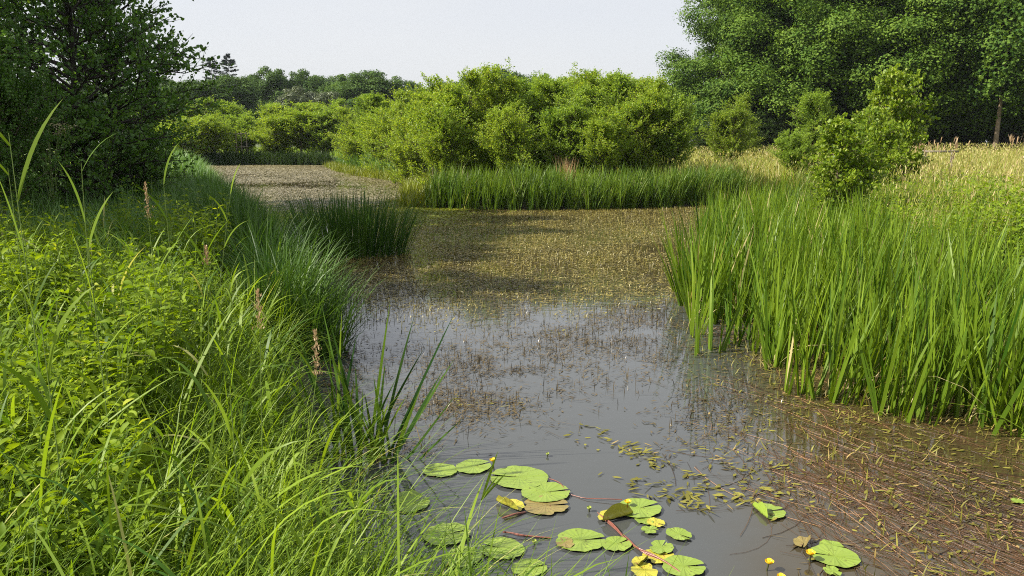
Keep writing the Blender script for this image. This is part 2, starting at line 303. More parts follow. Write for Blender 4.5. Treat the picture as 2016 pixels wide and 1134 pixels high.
o = bpy.data.objects.new('water', me); COL.objects.link(o); o['kind'] = 'structure'

# ------------------------------------------------------------------ trees
def trunk_geo(h, r, wob=.04, lean=(0, 0), sides=8, k=8, r_top=.2):
    t = np.linspace(0, 1, k); P = np.stack([lean[0] * t + U(-wob, wob, k) * h * t, lean[1] * t + U(-wob, wob, k) * h * t, h * t - .3 * (t == 0)], 1)
    return P, r * ((1 - t) * (1 - r_top) + r_top) * (1 + .5 * (t == 0))
def oak(h, r, base, nlobe, nleaf, ls, lobe_r, top=1.0):
    """broadleaf crown of many lobes; crown spans base..h, radius r"""
    g = Geo(); tg = Geo(); P, rr = trunk_geo(h * .72, h * .028, .02)
    tg.add(*tubes(P[None], rr[None], 8))
    d = rdir(nlobe); d[:, 2] = np.abs(d[:, 2]) * np.where(rng.random(nlobe) < .42, -1, 1)
    f = U(.30, 1.0, nlobe) ** .5 * U(.88, 1.1, nlobe); cz = base + (h - base) * .42; hz = np.where(d[:, 2] > 0, (h - cz) * top, (cz - base))
    prof = np.where(d[:, 2] < 0, 1.0, 1.0)
    C = np.stack([d[:, 0] * r * f * prof, d[:, 1] * r * f * prof, cz + d[:, 2] * hz * f], 1) * 1.0
    LR = lobe_r * U(.5, 1.3, nlobe)
    idx = rng.choice(nlobe, nleaf, p=LR ** 2 / (LR ** 2).sum()); q = rdir(nleaf); q[:, 2] = np.where((q[:, 2] < 0) & (rng.random(nleaf) < .6), -q[:, 2], q[:, 2]); rad = (1 - rng.random(nleaf) ** 2.2 * .55)
    lump = 1 + .22 * np.sin(q[:, 0] * 7 + idx) * np.cos(q[:, 1] * 6 + idx * 1.7)
    pos = C[idx] + q * (LR[idx] * rad * lump)[:, None] * np.array([1.08, 1.08, .92])
    nn = unit(q + rdir(nleaf) * .6 + np.array([0, 0, .2])); ax = unit(np.cross(nn, rdir(nleaf)))
    V, T = leaves(pos, ax, nn, ls * U(.7, 1.3, nleaf), ls * .8 * U(.7, 1.2, nleaf), .1)
    g.add(V, T, np.clip(.5 + .25 * rng.normal(size=nleaf) + .12 * np.sin(idx * 3.1), 0, 1))
    # limbs to some lobes
    k = min(26, nlobe); ii = rng.choice(nlobe, k, False); t = np.linspace(0, 1, 5)[None, :, None]
    z0 = U(.35, .95, k) * h * .7; st = np.stack([np.zeros(k), np.zeros(k), z0], 1); en = C[ii]
    pp = st[:, None] * (1 - t) + en[:, None] * t; pp[:, 1:4] += rng.normal(size=(k, 3, 3)) * .02 * h; pp[:, :, 2] -= (t[:, :, 0] * (1 - t[:, :, 0])) * h * .06
    tg.add(*tubes(pp, h * .011 * (1 - .8 * np.linspace(0, 1, 5))[None] * np.ones((k, 1)), 5))
    return tg, g
def twiggy(h, spread, nb, per, ls, stems=1, splay=.25, el=(35, 65), puff=.16, lean=.0, belly=.35, top_pow=.8, wl=.8, low=.06, sub=5, stem_r=.008, det=0, cluster=0, spire=.0):
    """young tree or bush: stems, ascending branches, twigs, single leaves"""
    g = Geo(); tg = Geo(); allp = []
    for s in range(stems):
        hs = h * (1 if s == 0 else U(.6, .95)); a = U(0, 2 * PI); sp = 0 if stems == 1 else splay * h * U(.4, 1)
        P, rr = trunk_geo(hs, h * stem_r, .012, (math.cos(a) * sp, math.sin(a) * sp), 6, 9, .12); tg.add(*tubes(P[None], rr[None], 6))
        n = nb // stems; u = np.sort(low + (0.97 - low) * rng.random(n) ** .9); az = U(0, 2 * PI, n)
        prof = np.where(u < belly, .62 + .38 * (u / belly), ((1 - u) / (1 - belly)) ** top_pow)
        L = spread * (1 if stems == 1 else .8) * np.maximum(prof, .07) * U(.6, 1.12, n); e = np.radians(U(el[0], el[1], n)) * (1 - .0 * u)
        st = np.stack([np.interp(u, np.linspace(0, 1, 9), P[:, k]) for k in range(3)], 1)
        t = np.linspace(0, 1, 5); D = np.stack([np.cos(az) * np.cos(e), np.sin(az) * np.cos(e), np.sin(e)], 1)
        pp = st[:, None] + D[:, None] * (L[:, None] * t)[:, :, None]; pp[:, :, 2] += -(t ** 2)[None] * (L * .25)[:, None] * (1 - u)[:, None]; pp[:, 1:] += rng.normal(size=(n, 4, 3)) * .03 * spread
        tg.add(*tubes(pp, h * stem_r * .38 * (1 - .85 * t)[None] * np.ones((n, 1)), 4))
        allp.append((pp, L, D))
    pp = np.concatenate([a[0] for a in allp]); L = np.concatenate([a[1] for a in allp]); D = np.concatenate([a[2] for a in allp]); nbt = len(pp)
    # twigs
    ns = nbt * sub; bi = np.repeat(np.arange(nbt), sub); tt = U(.2, 1, ns); seg = np.minimum((tt * 4).astype(int), 3); fr = tt * 4 - seg
    st = pp[bi, seg] * (1 - fr)[:, None] + pp[bi, seg + 1] * fr[:, None]
    td = unit(D[bi] + rdir(ns) * .9 + np.array([0, 0, .45])); tl = (L[bi] * .35 + puff) * U(.4, 1, ns) * (1.1 - .5 * tt)
    en = st + td * tl[:, None]
    tg.add(*tubes(np.stack([st, (st + en) / 2 + rng.normal(size=(ns, 3)) * .01, en], 1), np.array([1, .7, .3])[None] * h * stem_r * .12 * np.ones((ns, 1)), 3))
    nl = int(per * ns); ti = rng.integers(0, ns, nl); u = U(0.1, 1.08, nl)
    base = st[ti] + (en - st)[ti] * u[:, None]; off = rdir(nl) * (ls * .9 if cluster == 0 else cluster) * U(.2, 1, nl)[:, None]
    ax = unit(td[ti] + rdir(nl) * 1.0); nn = unit(rdir(nl) + np.array([0, 0, .25]))
    V, T = leaves(base + off, ax, nn, ls * U(.7, 1.25, nl), ls * wl * U(.75, 1.15, nl), .12, det); g.add(V, T)
    if spire:
        n = 260; zz = h * .8 + (h * .2 + spire) * rng.random(n) ** 1.2; wd = .20 * (1 - (zz - h * .8) / (h * .2 + spire)) + .025; pos = np.stack([rng.normal(size=n) * wd, rng.normal(size=n) * wd, zz], 1) + P[-1] * np.array([1, 1, 0])
        V, T = leaves(pos, unit(rdir(n) + np.array([0, 0, .8])), rdir(n), ls, ls * wl, .1, det); g.add(V, T)
        tg.add(*tubes(np.array([[P[-1], P[-1] + [0, 0, spire * .5], P[-1] + [.02, 0, spire]]]), np.array([[.006, .005, .003]]), 4))
    return tg, g
def tree_thing(name, builder, leafm, barkm, loc, rz, s, label, cat, group=None):
    tg, g = builder; e = empty(name, loc, rz, s); part('trunk', tg, barkm, e, True); part('crown', g, leafm, e); return tag(e, label, cat, group)

def gz(x, y): return float(ground(np.array([x]), np.array([y]))[0])
# left alder, standing in the shade of the trees to its left
rng = np.random.default_rng(11)
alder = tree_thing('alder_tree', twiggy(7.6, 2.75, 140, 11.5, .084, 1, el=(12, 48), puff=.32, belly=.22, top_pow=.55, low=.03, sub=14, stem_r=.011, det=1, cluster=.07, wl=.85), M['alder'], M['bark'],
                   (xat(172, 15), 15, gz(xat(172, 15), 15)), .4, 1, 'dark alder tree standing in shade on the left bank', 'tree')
la = [(-12.6, 13.4, 1.28, 2.0, 'dark shaded alder cut by the left edge of the photo'), (-10.1, 19.5, 1.0, 4.0, 'shaded alder growing close behind the dark alder on the left bank'),
      (-15.6, 10.6, 1.6, 5.0, 'alder beyond the left edge that shades the bank'), (-13.9, 16.6, 1.55, 1.0, 'tall alder beyond the left edge behind the shaded one'), (-16.5, 21.5, 1.6, 3.1, 'alder on the left bank behind the shaded trees'),
      (-12.4, 7.9, 1.32, .6, 'nearest alder beyond the left edge, level with the near bank')]
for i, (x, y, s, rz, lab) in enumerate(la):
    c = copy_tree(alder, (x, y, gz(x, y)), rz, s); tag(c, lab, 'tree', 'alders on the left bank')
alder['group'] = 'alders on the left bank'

# birch saplings
rng = np.random.default_rng(21)
BP = [twiggy(4.0, 1.7, 120, 20, .048, 2, .12, (46, 74), .34, spire=.45, sub=17, top_pow=.5, belly=.3), twiggy(3.6, 1.85, 130, 20, .048, 3, .16, (42, 74), .34, sub=17, top_pow=.45, belly=.3), twiggy(4.2, 1.6, 120, 20, .048, 1, .1, (48, 74), .34, spire=.55, sub=17, top_pow=.5, belly=.3),
      twiggy(3.2, 1.9, 130, 20, .050, 4, .2, (36, 72), .34, sub=17, low=.02, top_pow=.45, belly=.3)]
protos = []
def sapling(k, x, y, ztop, sxy, rz, label, mat='birch', name='birch_sapling', cat='young tree', group='young trees around the pond'):
    h0 = [4.35, 3.75, 4.65, 3.3][k]; z = gz(x, y); s = (ztop - z) / h0 * 1.01
    key = (k, mat)
    for kk, pr in protos:
        if kk == key:
            c = copy_tree(pr, (x, y, z - .03), rz, (sxy, sxy, s)); c.name = name; return tag(c, label, cat, group)
    tg, g = BP[k]; e = empty(name, (x, y, z - .03), rz, (sxy, sxy, s)); part('trunk', tg, M['birch_bark'], e, True); part('crown', g, M[mat], e); protos.append((key, e))
    return tag(e, label, cat, group)
INFILL = [(0, 955, 31, 150, 'feathery sapling between the tallest birch and its left neighbour'), (2, 890, 33, 165, 'upright sapling behind the rounded left birch'), (0, 1045, 30, 148, 'upright sapling right behind the tallest birch'), (2, 1120, 32, 148, 'thin topped sapling left of the forked one'),
 (0, 1180, 31, 145, 'feathery sapling right of the forked top'), (2, 1235, 32, 150, 'narrow sapling between the right hand wispy tops'), (0, 1275, 31, 158, 'narrow sapling next to the rightmost pointed birch'), (2, 835, 37, 178, 'narrow sapling at the back of the left end of the thicket'),
 (0, 560, 70, 200, 'tall sapling in the back row of the far shore'), (2, 615, 70, 200, 'narrow sapling in the back row of the far shore, right'), (0, 445, 72, 202, 'narrow sapling in the back row of the far shore, left'), (2, 760, 50, 195, 'narrow sapling behind the far thicket corner')]
B = [  # proto, photo x, distance, photo y of top, width factor, label, material
    (0, 985, 27.5, 122, 1.15, 'tallest bright birch sapling in the middle, its thin top above all others', 'birch'),
    (1, 915, 27.0, 152, 1.15, 'rounded yellow green birch just left of the tallest sapling', 'birch'),
    (3, 850, 29.5, 168, 1.2, 'broad yellow green birch with branches low over the pond corner', 'birch'),
    (1, 800, 35.5, 184, 1.15, 'birch at the left end of the central thicket sloping to the water', 'birch'),
    (3, 880, 25.6, 215, .9, 'low leafy birch in front of the iris belt, left of centre', 'birch'),
    (2, 1075, 28.0, 150, 1.2, 'green birch sapling right beside the tallest one', 'birch_g'),
    (0, 1150, 29.5, 128, 1.2, 'birch sapling with a wispy forked top right of centre', 'birch'),
    (1, 1110, 26.6, 178, 1.0, 'darker sapling behind the rusty tuft in the iris belt', 'birch_g'),
    (2, 1210, 29.0, 140, 1.2, 'second wispy topped birch from the right in the thicket', 'birch_g'),
    (1, 1250, 27.0, 165, 1.2, 'broad yellow green sapling near the right end of the thicket', 'birch'),
    (0, 1290, 28.5, 145, 1.1, 'rightmost pointed birch of the central thicket', 'birch'),
    (3, 1315, 27.0, 190, .95, 'low broad sapling at the right end above the dark iris', 'birch_g'),
    (3, 1180, 25.6, 225, .85, 'low bushy sapling behind the middle of the iris belt', 'birch'),
    (3, 1010, 25.2, 215, .9, 'low bushy sapling below the tallest birch', 'birch'),
    (1, 1030, 33.0, 158, 1.3, 'sapling at the back of the thicket in the middle', 'birch_g'),
    (2, 738, 47.0, 182, 1.4, 'pointed birch rising above the far thicket corner', 'birch_g'),
    (1, 700, 51.0, 215, 1.6, 'yellow green birch thicket corner where the far pond narrows', 'birch'),
    (3, 745, 44.0, 222, 1.5, 'broad yellow sapling sloping to the far pond edge', 'birch'),
    (3, 780, 40.0, 215, 1.4, 'yellow green sapling left of the central thicket', 'birch'),
    (1, 640, 66.5, 200, 2.1, 'green sapling at the right end of the far shore row', 'birch_g'),
    (3, 590, 66.5, 212, 2.1, 'yellow green sapling in the middle of the far shore row', 'birch'),
    (1, 535, 66.0, 210, 2.1, 'bright rounded sapling in the far shore row right of the gap', 'birch'),
    (3, 490, 68.5, 228, 1.9, 'low sapling beside the wooden fence on the far shore', 'birch_g'),
    (3, 425, 65.5, 232, 2.0, 'yellow sapling left of the fence gap on the far shore', 'birch'),
    (1, 470, 74.0, 205, 2.2, 'sapling standing behind the far shore row', 'birch_g'),
    (1, 400, 72.0, 200, 2.3, 'grey green sapling beside the dark alder on the far shore', 'birch_g'),
    (3, 365, 64.0, 236, 2.0, 'yellow sapling nearest the dark alder on the far shore', 'birch'),
    (1, 330, 70.0, 205, 2.2, 'sapling on the far shore half hidden by the dark alder', 'birch_g'),
]
rng = np.random.default_rng(5)
B += [(k, px, y, py, 1.2 * (1 if y < 45 else 1.7), lab, 'birch' if k else 'birch_g') for k, px, y, py, lab in INFILL]
for k, px, y, py, sw, lab, mt in B:
    sapling(k, xat(px, y), y, zat(py, y) + .0, sw * (1.12 if px < 1240 else 1), U(0, 6.3), lab, mt)
# leafy bushes on the right bank
rng = np.random.default_rng(33)
RB = twiggy(2.25, 1.25, 110, 10, .062, 4, .22, (25, 62), .15, low=.02, det=1, wl=.82, sub=9, belly=.42, top_pow=.7)
x = xat(1672, 13.6); rb = tree_thing('alder_bush', RB, M['alder_lit'], M['birch_bark'], (x, 13.6, gz(x, 13.6)),   .7, (1.0, 1.0, (zat(232, 13.6) - gz(x, 13.6)) / 2.3), 'rounded glossy green alder bush behind the right reed bed', 'bush', 'bushes on the right bank')
for px, y, py, sw, lab in [(1762, 19.5, 136, 1.25, 'taller yellow green alder rising behind the rounded glossy bush'), (1712, 18.0, 215, .9, 'small alder filling the gap between rounded bush and taller alder')]:
    x = xat(px, y); z = gz(x, y); c = copy_tree(rb, (x, y, z), U(0, 6), (sw, sw, (zat(py, y) - z) / 2.3)); tag(c, lab, 'bush', 'bushes on the right bank')
for k, px, y, py, sw, lab, mt in [(1, 1430, 38, 192, 1.25, 'dark green rounded bush standing alone left of the pale meadow corner', 'alder_lit'), (2, 1598, 30, 178, 1.1, 'feathery grey green sapling behind the rounded glossy bush', 'birch_g'),
                                  (3, 1560, 29, 262, .75, 'low willow bush at the foot of the feathery sapling', 'birch_g'), (1, 1470, 46, 235, 1.0, 'small shaded bush beside the lone dark green bush', 'alder_lit')]:
    sapling(k, xat(px, y), y, zat(py, y), sw, U(0, 6.3), lab, mt, 'bank_bush', 'bush', 'bushes on the right bank')

# oaks on the right
rng = np.random.default_rng(44)
OK = [oak(17, 6.2, .7, 300, 130000, .155, 1.0), oak(19, 6.6, .8, 330, 135000, .155, 1.05), oak(15.5, 5.6, .6, 260, 115000, .15, .95),
      oak(17, 6.2, .9, 150, 46000, .34, 1.35), oak(19, 6.6, 1.0, 160, 50000, .34, 1.45), oak(15.5, 5.6, .8, 130, 44000, .33, 1.25)]
op = []
def bigtree(k, x, y, s, rz, label, mat='oak', name='oak_tree', group='tall trees beyond the meadow', bark='bark'):
    key = (k, mat); z = gz(x, y) - .05
    for kk, pr in op:
        if kk == key:
            c = copy_tree(pr, (x, y, z), rz, s); c.name = name; return tag(c, label, 'tree', group)
    tg, g = OK[k]; e = empty(name, (x, y, z), rz, s); part('trunk', tg, M[bark], e, True); part('crown', g, M[mat], e); op.append((key, e)); return tag(e, label, 'tree', group)
OL = [(2, 1462, 62, .93, 'oak', 'dark green oak at the left end of the tall trees, against the sky'), (0, 1580, 59, 1.0, 'oak2', 'light green tree just right of the leftmost tall oak'),
      (1, 1640, 62, 1.0, 'oak', 'tall oak behind the feathery grey green sapling'), (0, 1700, 57, 1.05, 'oak2', 'light green tall tree above the two alder bushes'), (2, 1790, 60, 1.15, 'oak', 'oak above the left corner of the meadow'),
      (1, 1880, 58, 1.0, 'oak2', 'tall tree with gaps of sky low in its crown'), (0, 1985, 55, 1.1, 'oak', 'tall oak at the right edge of the photo'), (2, 2110, 56, 1.15, 'oak', 'oak just beyond the right edge'),
      (1, 1570, 72, 1.05, 'oak', 'oak in the second row behind the light green tree'), (0, 1660, 73, 1.1, 'oak', 'oak in the second row behind the alder bushes'), (1, 1820, 72, 1.05, 'oak', 'oak in the second row behind the meadow')]
for k, px, y, s, mt, lab in OL: bigtree(k, xat(px, y), y, (s * 1.22, s * 1.22, s), U(0, 6.3), lab, mt)
# shrubs added to make it dark under the oaks, shade in their leaf colour
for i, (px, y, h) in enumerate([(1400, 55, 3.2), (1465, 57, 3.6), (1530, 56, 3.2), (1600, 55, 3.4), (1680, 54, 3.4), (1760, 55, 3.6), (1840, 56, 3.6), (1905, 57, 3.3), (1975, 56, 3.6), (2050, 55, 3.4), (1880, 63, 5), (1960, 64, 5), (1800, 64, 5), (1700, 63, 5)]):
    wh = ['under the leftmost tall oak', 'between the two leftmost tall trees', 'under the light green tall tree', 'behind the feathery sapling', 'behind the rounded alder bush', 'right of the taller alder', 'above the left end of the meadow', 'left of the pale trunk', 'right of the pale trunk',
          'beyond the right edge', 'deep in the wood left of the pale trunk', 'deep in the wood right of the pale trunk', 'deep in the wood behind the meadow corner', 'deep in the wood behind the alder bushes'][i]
    x = xat(px, y); sapling([1, 3][i % 2], x, y, gz(x, y) + h, 1.9, U(0, 6.3), 'shrub coloured dark as shade ' + wh, 'dark', 'shade_shrub', 'shrub', 'shrubs added for the shade under the tall trees')
# pale trunk at the wood's edge
x = xat(1957, 50); e = empty('pale_tree', (x, 50, gz(x, 50))); P, rr = trunk_geo(9, .17, .008); part('trunk', Geo().add(*tubes(P[None], rr[None], 9)), M['pale_bark'], e, True)
n = 9000; q = rdir(n); part('crown', Geo().add(*leaves(q * (U(.5, 1, n) ** .4)[:, None] * np.array([3.4, 3.4, 3.6]) * (1 + .3 * np.sin(q[:, :1] * 9)) + np.array([0, 0, 7.6]), rdir(n), rdir(n) + [0, 0, .8], .24, .2)), M['oak'], e)
tag(e, 'tree with a pale bare trunk at the edge of the dark wood', 'tree')

# far tree line
FT = [(1, 440, 118, 137, 1.15, 'far', 'broad rounded green tree at the left end of the distant tree line'), (0, 395, 112, 150, 1.0, 'far', 'distant tree beside the dark alder'), (2, 548, 128, 128, 1.0, 'far', 'tallest round headed tree left of centre in the distant line'), (0, 498, 135, 142, .9, 'far', 'distant tree between the firs and the tallest round head'),
      (2, 603, 132, 134, .95, 'far', 'distant oak right of the tallest round head'), (0, 640, 128, 143, .9, 'far', 'small distant tree left of the wide double crown'), (2, 688, 122, 140, 1.0, 'oak', 'light green left half of the wide double crown'), (1, 735, 120, 129, 1.15, 'far', 'dark right half of the wide double crown'),
      (2, 812, 130, 155, .9, 'far', 'low distant tree right of the wide double crown'), (0, 880, 134, 155, .9, 'far', 'distant tree left of the tallest sapling'), (2, 930, 132, 148, .9, 'far', 'distant tree just left of the tallest sapling'), (1, 1003, 118, 122, 1.05, 'far', 'dark distant crown showing behind the tallest sapling'),
      (0, 1090, 136, 160, .9, 'far', 'distant tree behind the middle saplings'), (2, 1180, 134, 155, .9, 'far', 'distant tree behind the wispy birches'), (1, 1260, 130, 162, .9, 'far', 'distant tree behind the right saplings'), (0, 1330, 120, 160, 1, 'far', 'distant tree left of the tall oaks'),
      (2, 340, 115, 150, 1.1, 'far', 'distant tree hidden behind the dark alder'), (1, 270, 118, 150, 1.0, 'far', 'distant tree glimpsed through the dark alder'), (0, 190, 120, 155, 1.0, 'far', 'distant tree behind the alder trunk'), (2, 110, 115, 165, 1.0, 'far', 'distant tree low behind the alders'), (0, 30, 110, 150, 1.0, 'far', 'distant tree at the left edge'),
      (2, 590, 105, 168, .8, 'far_pale', 'grey green willow before the distant dark oaks'), (0, 645, 104, 175, .75, 'far_pale', 'smaller grey willow right of the larger one')]
hs = [17, 19, 15.5]
for k, px, y, py, s, mt, lab in FT:
    x = xat(px, y); z = gz(x, y); st = (zat(py, y) - z) / (hs[k] * 1.07); bigtree(k + 3, x, y, (s * .84, s * .84, st), U(0, 6.3), lab, mt, 'distant_tree', 'distant trees along the horizon')
def fir_geo(h):
    g = Geo(); tg = Geo(); P, rr = trunk_geo(h, .22, .002, r_top=.05); tg.add(*tubes(P[None], rr[None], 6)); n = 150; u = np.sort(U(.25, .99, n)); az = U(0, 6.3, n); L = (1 - u) ** .8 * h * .26 * U(.6, 1.1, n) + .2
    k = 46; t = U(.05, 1, (n, k)); c = np.stack([np.cos(az)[:, None] * L[:, None] * t, np.sin(az)[:, None] * L[:, None] * t, u[:, None] * h + L[:, None] * (.25 * t - .35 * t ** 2 * (1 - u)[:, None])], 2).reshape(-1, 3)
    D = np.repeat(np.stack([np.cos(az), np.sin(az), .15 + 0 * az], 1), k, 0); V, T = leaves(c, unit(D + rdir(n * k) * .7), rdir(n * k) + [0, 0, .6], .42, .13); g.add(V, T); return tg, g
y = 165; fz = gz(xat(422, y), y); f1 = tree_thing('fir_tree', fir_geo(20), M['fir'], M['bark'], (xat(428, y), y, fz), 0, 1, 'left one of two dark fir tops above the distant trees', 'fir tree', 'two firs on the horizon'); s = (zat(110, y) - fz) / 20; f1.scale = (s * 1.15, s * 1.15, s)
c = copy_tree(f1, (xat(461, y), y, fz), 2, (s * 1.3, s * 1.3, (zat(103, y) - fz) / 20)); tag(c, 'right and fuller one of two dark fir tops above the distant trees', 'fir tree', 'two firs on the horizon')

# ------------------------------------------------------------------ bank vegetation
def scatter(n, x0, x1, y0, y1, cond=None, logd=False):
    xs = []; ys = []; tot = 0
    for _ in range(200):
        x = U(x0, x1, n); y = np.exp(U(math.log(y0), math.log(y1), n)) if logd else U(y0, y1, n)
        ok = np.abs(x) < .80 * y + .6
        if cond is not None: ok &= cond(x, y)
        xs.append(x[ok]); ys.append(y[ok]); tot += ok.sum()
        if tot >= n: break
    return np.concatenate(xs)[:n], np.concatenate(ys)[:n]
rng = np.random.default_rng(60)
def topx(x, y): dep = y * cP + H * sP; return CX + F * x / dep, CY - F * (-H * cP + y * sP) / dep
# near grass of the left bank: arching blades growing in tussocks
def left(x, y): return (sdist(x, y) > .02 + .22 * ((y > 3.0) & (y < 6.5))) & (x < .6)
tx, ty = scatter(3500, -8, .6, .9, 11, left, True)
def tussock(tx, ty, per, spread, Lr, Wr, th, bend, drift=None, **kw):
    n = len(tx); i = np.repeat(np.arange(n), per); a = U(0, 2 * PI, n * per); r = spread * np.sqrt(rng.random(n * per)) * U(.5, 1.3, n)[i]
    x = tx[i] + r * np.cos(a); y = ty[i] + r * np.sin(a); sc_ = U(.75, 1.2, n)[i]; phi = a + rng.normal(size=n * per) * .7
    if drift is not None:
        vx = np.cos(phi) + drift[0]; vy = np.sin(phi) + drift[1]; phi = np.arctan2(vy, vx)
    B_ = gpts(x, y); B_[:, 2] -= .02
    return blades(B_, U(*Lr, n * per) * sc_, U(*Wr, n * per), phi, U(*th, n * per), U(*bend, n * per), **kw), np.clip(np.repeat(rng.random(n), per) * .5 + rng.random(n * per) * .5, 0, 1)
def broad(k):
    x, y = scatter(k, -8, .4, 1.1, 10, left, True); b = gpts(x, y); b[:, 2] += U(.1, .55, k)
    return blades(b, U(.25, .55, k), U(.010, .021, k) * np.clip(y / 3.2, .4, 1), U(0, 6.3, k), U(.1, 1.1, k), U(.2, 1.9, k), seg=7, prof='leaf')
(V, T), r = tussock(tx, ty, 15, .17, (.30, .80), (.0035, .012), (.0, .75), (.3, 2.5), drift=(.3, -.15), seg=6)
tag(part('grass', Geo().add(V, T, r).add(*broad(2000)), M['grass'], smooth=True), 'bright sunlit grass and sedge arching over the left bank in the foreground', 'grass', kind='stuff')
# nettle-like herbs
def herbs(xs, ys, hr, ls, nl, det=2, droop=.3, wl=.55):
    n = len(xs); B_ = gpts(xs, ys); hh = U(*hr, n) * (.42 + 1.05 * fbm(xs, ys, .75)) * np.clip(ys / 4.2, .55, 1); lean = rng.normal(size=(n, 2)) * .12 * hh[:, None]; k = 5; t = np.linspace(0, 1, k)
    P = B_[:, None] + np.stack([lean[:, :1] * t ** 1.5, lean[:, 1:] * t ** 1.5, hh[:, None] * t], 2)
    g = Geo(); g.add(*tubes(P, np.array([.0035, .0032, .0028, .002, .0012])[None] * np.ones((n, 1)), 4), mat=1)
    i = np.repeat(np.arange(n), nl); j = np.tile(np.arange(nl), n); u = .22 + .78 * ((j // 2) / (nl / 2 - 1)); az = U(0, 6.3, n)[i] + (j // 2) * 1.57 + (j % 2) * PI + rng.normal(size=n * nl) * .25
    f = u * (k - 1); s = np.minimum(f.astype(int), k - 2); fr = (f - s)[:, None]; pos = P[i, s] * (1 - fr) + P[i, s + 1] * fr
    el = U(-.6, .45, n * nl) + (u - .65) * 1.4; ax = np.stack([np.cos(az) * np.cos(el), np.sin(az) * np.cos(el), np.sin(el)], 1); sz = ls * (1.15 - .75 * np.abs(u - .55) ** 1.1 * 1.6) * U(.7, 1.15, n * nl) * U(.8, 1.2, n)[i]
    sz = np.maximum(sz, ls * .3); nn = np.array([0, 0, 1.]) + rdir(n * nl) * .7
    V, T = leaves(pos + ax * .008, ax, nn, sz, sz * wl, .18, det); g.add(V, T, np.clip(rng.random(n)[i] * .4 + u * .35 + rng.random(n * nl) * .25, 0, 1)); return g
hx, hy = scatter(2000, -9, -.3, 1.5, 10.5, lambda x, y: (sdist(x, y) > .45 + .6 * vnoise(x, y, 1.1)) & (fbm(x, y, .9) > .45) & ((y > 3.2 + vnoise(x, y, .7)) | (topx(x, y)[0] < 330)), True)
tag(part('nettles', herbs(hx, hy, (.5, 1.0), .084, 20, wl=.44), [M['herb'], M['stem']], smooth=True), 'yellow green nettles and leafy herbs crowding the left bank', 'herbs', kind='stuff')
hx, hy = scatter(520, -2.2, -.5, 1.1, 2.6, lambda x, y: (sdist(x, y) > .35) & (x < -.35 * y + .25))
tag(part('mint', herbs(hx, hy, (.22, .48), .058, 12, wl=.72), [M['herb'], M['stem']], smooth=True), 'broad leaved mint in the bottom left corner among the grass', 'herbs', kind='stuff')
# shaded tall grass further along the left bank
gx, gy = scatter(26000, -30, -2.4, 8.5, 60, lambda x, y: (sdist(x, y) > 0) & (sdist(x, y) < 7) & (x < -.15 * y), True)
n = len(gx); V, T = blades(gpts(gx, gy), U(.45, .9, n) * (1 + gy / 70), .008 + .0006 * gy, U(0, 6.3, n), U(0, .5, n), U(.2, 1.6, n), seg=4)
tag(part('bank_grass', Geo().add(V, T), M['grass_cool']), 'cool green shaded grass on the left bank below the dark alder', 'grass', kind='stuff')
# dark sedge along the left waterline
def shore_pts(n, pts, wid):
    pts = np.array(pts, float); seg = np.diff(pts, axis=0); L = np.hypot(*seg.T); i = rng.choice(len(L), n, p=L / L.sum()); t = rng.random(n)
    p = pts[i] + seg[i] * t[:, None]; nrm = np.stack([-seg[i][:, 1], seg[i][:, 0]], 1) / L[i][:, None]; return p[:, 0] + nrm[:, 0] * wid * U(-1, 1, n), p[:, 1] + nrm[:, 1] * wid * U(-1, 1, n)
sx_, sy_ = shore_pts(420, [(-1.95, 6.6), (-2.4, 7.8), (-3.5, 9.6), (-4.9, 12.0)], .34)
(V, T), r = tussock(sx_, sy_, 16, .12, (.65, 1.18), (.011, .021), (.0, .35), (.2, 1.4), drift=(.25, .1), seg=6)
tag(part('shore_sedge', Geo().add(V, T, r), M['sedge']), 'tall dark green sedge leaning over the left waterline', 'sedge', kind='stuff')
sx_, sy_ = shore_pts(500, [(-5.4, 14.2), (-6.6, 17.2), (-8.9, 22.5), (-12, 29), (-18, 43)], .6)
(V, T), r = tussock(sx_, sy_, 14, .18, (.7, 1.2), (.012, .022), (.0, .4), (.1, 1.0), seg=5)
tag(part('shore_grass', Geo().add(V, T, r), M['grass_cool']), 'tall grass along the left waterline in front of the far pond', 'grass', kind='stuff')

# shaded bush at the left edge
x = xat(18, 11.5); sapling(3, x, 11.5, zat(75, 11.5), .95, 1.0, 'feathery dark green bush at the left edge in front of the shaded alder', 'alder', 'bank_bush', 'bush', 'bushes on the left bank')
x = xat(262, 16.5); sapling(1, x, 16.5, zat(228, 16.5), .8, 2.0, 'low dark bush at the foot of the dark alder beside the pond', 'alder', 'bank_bush', 'bush', 'bushes on the left bank')
# iris clump standing in the water (shaded)
rng = np.random.default_rng(70)
def clump(cx, cy, n, rad, Lr, Wr, splay, bend, mats, loc, r0=None, z0=-.25):
    a = U(0, 6.3, n); r = np.sqrt(rng.random(n)); B_ = np.stack([r * np.cos(a) * rad[0], r * np.sin(a) * rad[1], np.full(n, z0)], 1)
    V, T = blades(B_, U(*Lr, n), U(*Wr, n), a + rng.normal(size=n) * .5, r * splay * U(.5, 1.2, n), U(*bend, n), seg=6, prof='iris'); return Geo().add(V, T)
cx_, cy_ = gp(688, 500); o = part('iris_clump', clump(0, 0, 900, (.95, .6), (.95, 1.55), (.012, .02), .42, (0, .35), None, None), M['sedge'], loc=(cx_, cy_, 0)); tag(o, 'dark clump of iris standing in the open water in shade', 'iris clump')
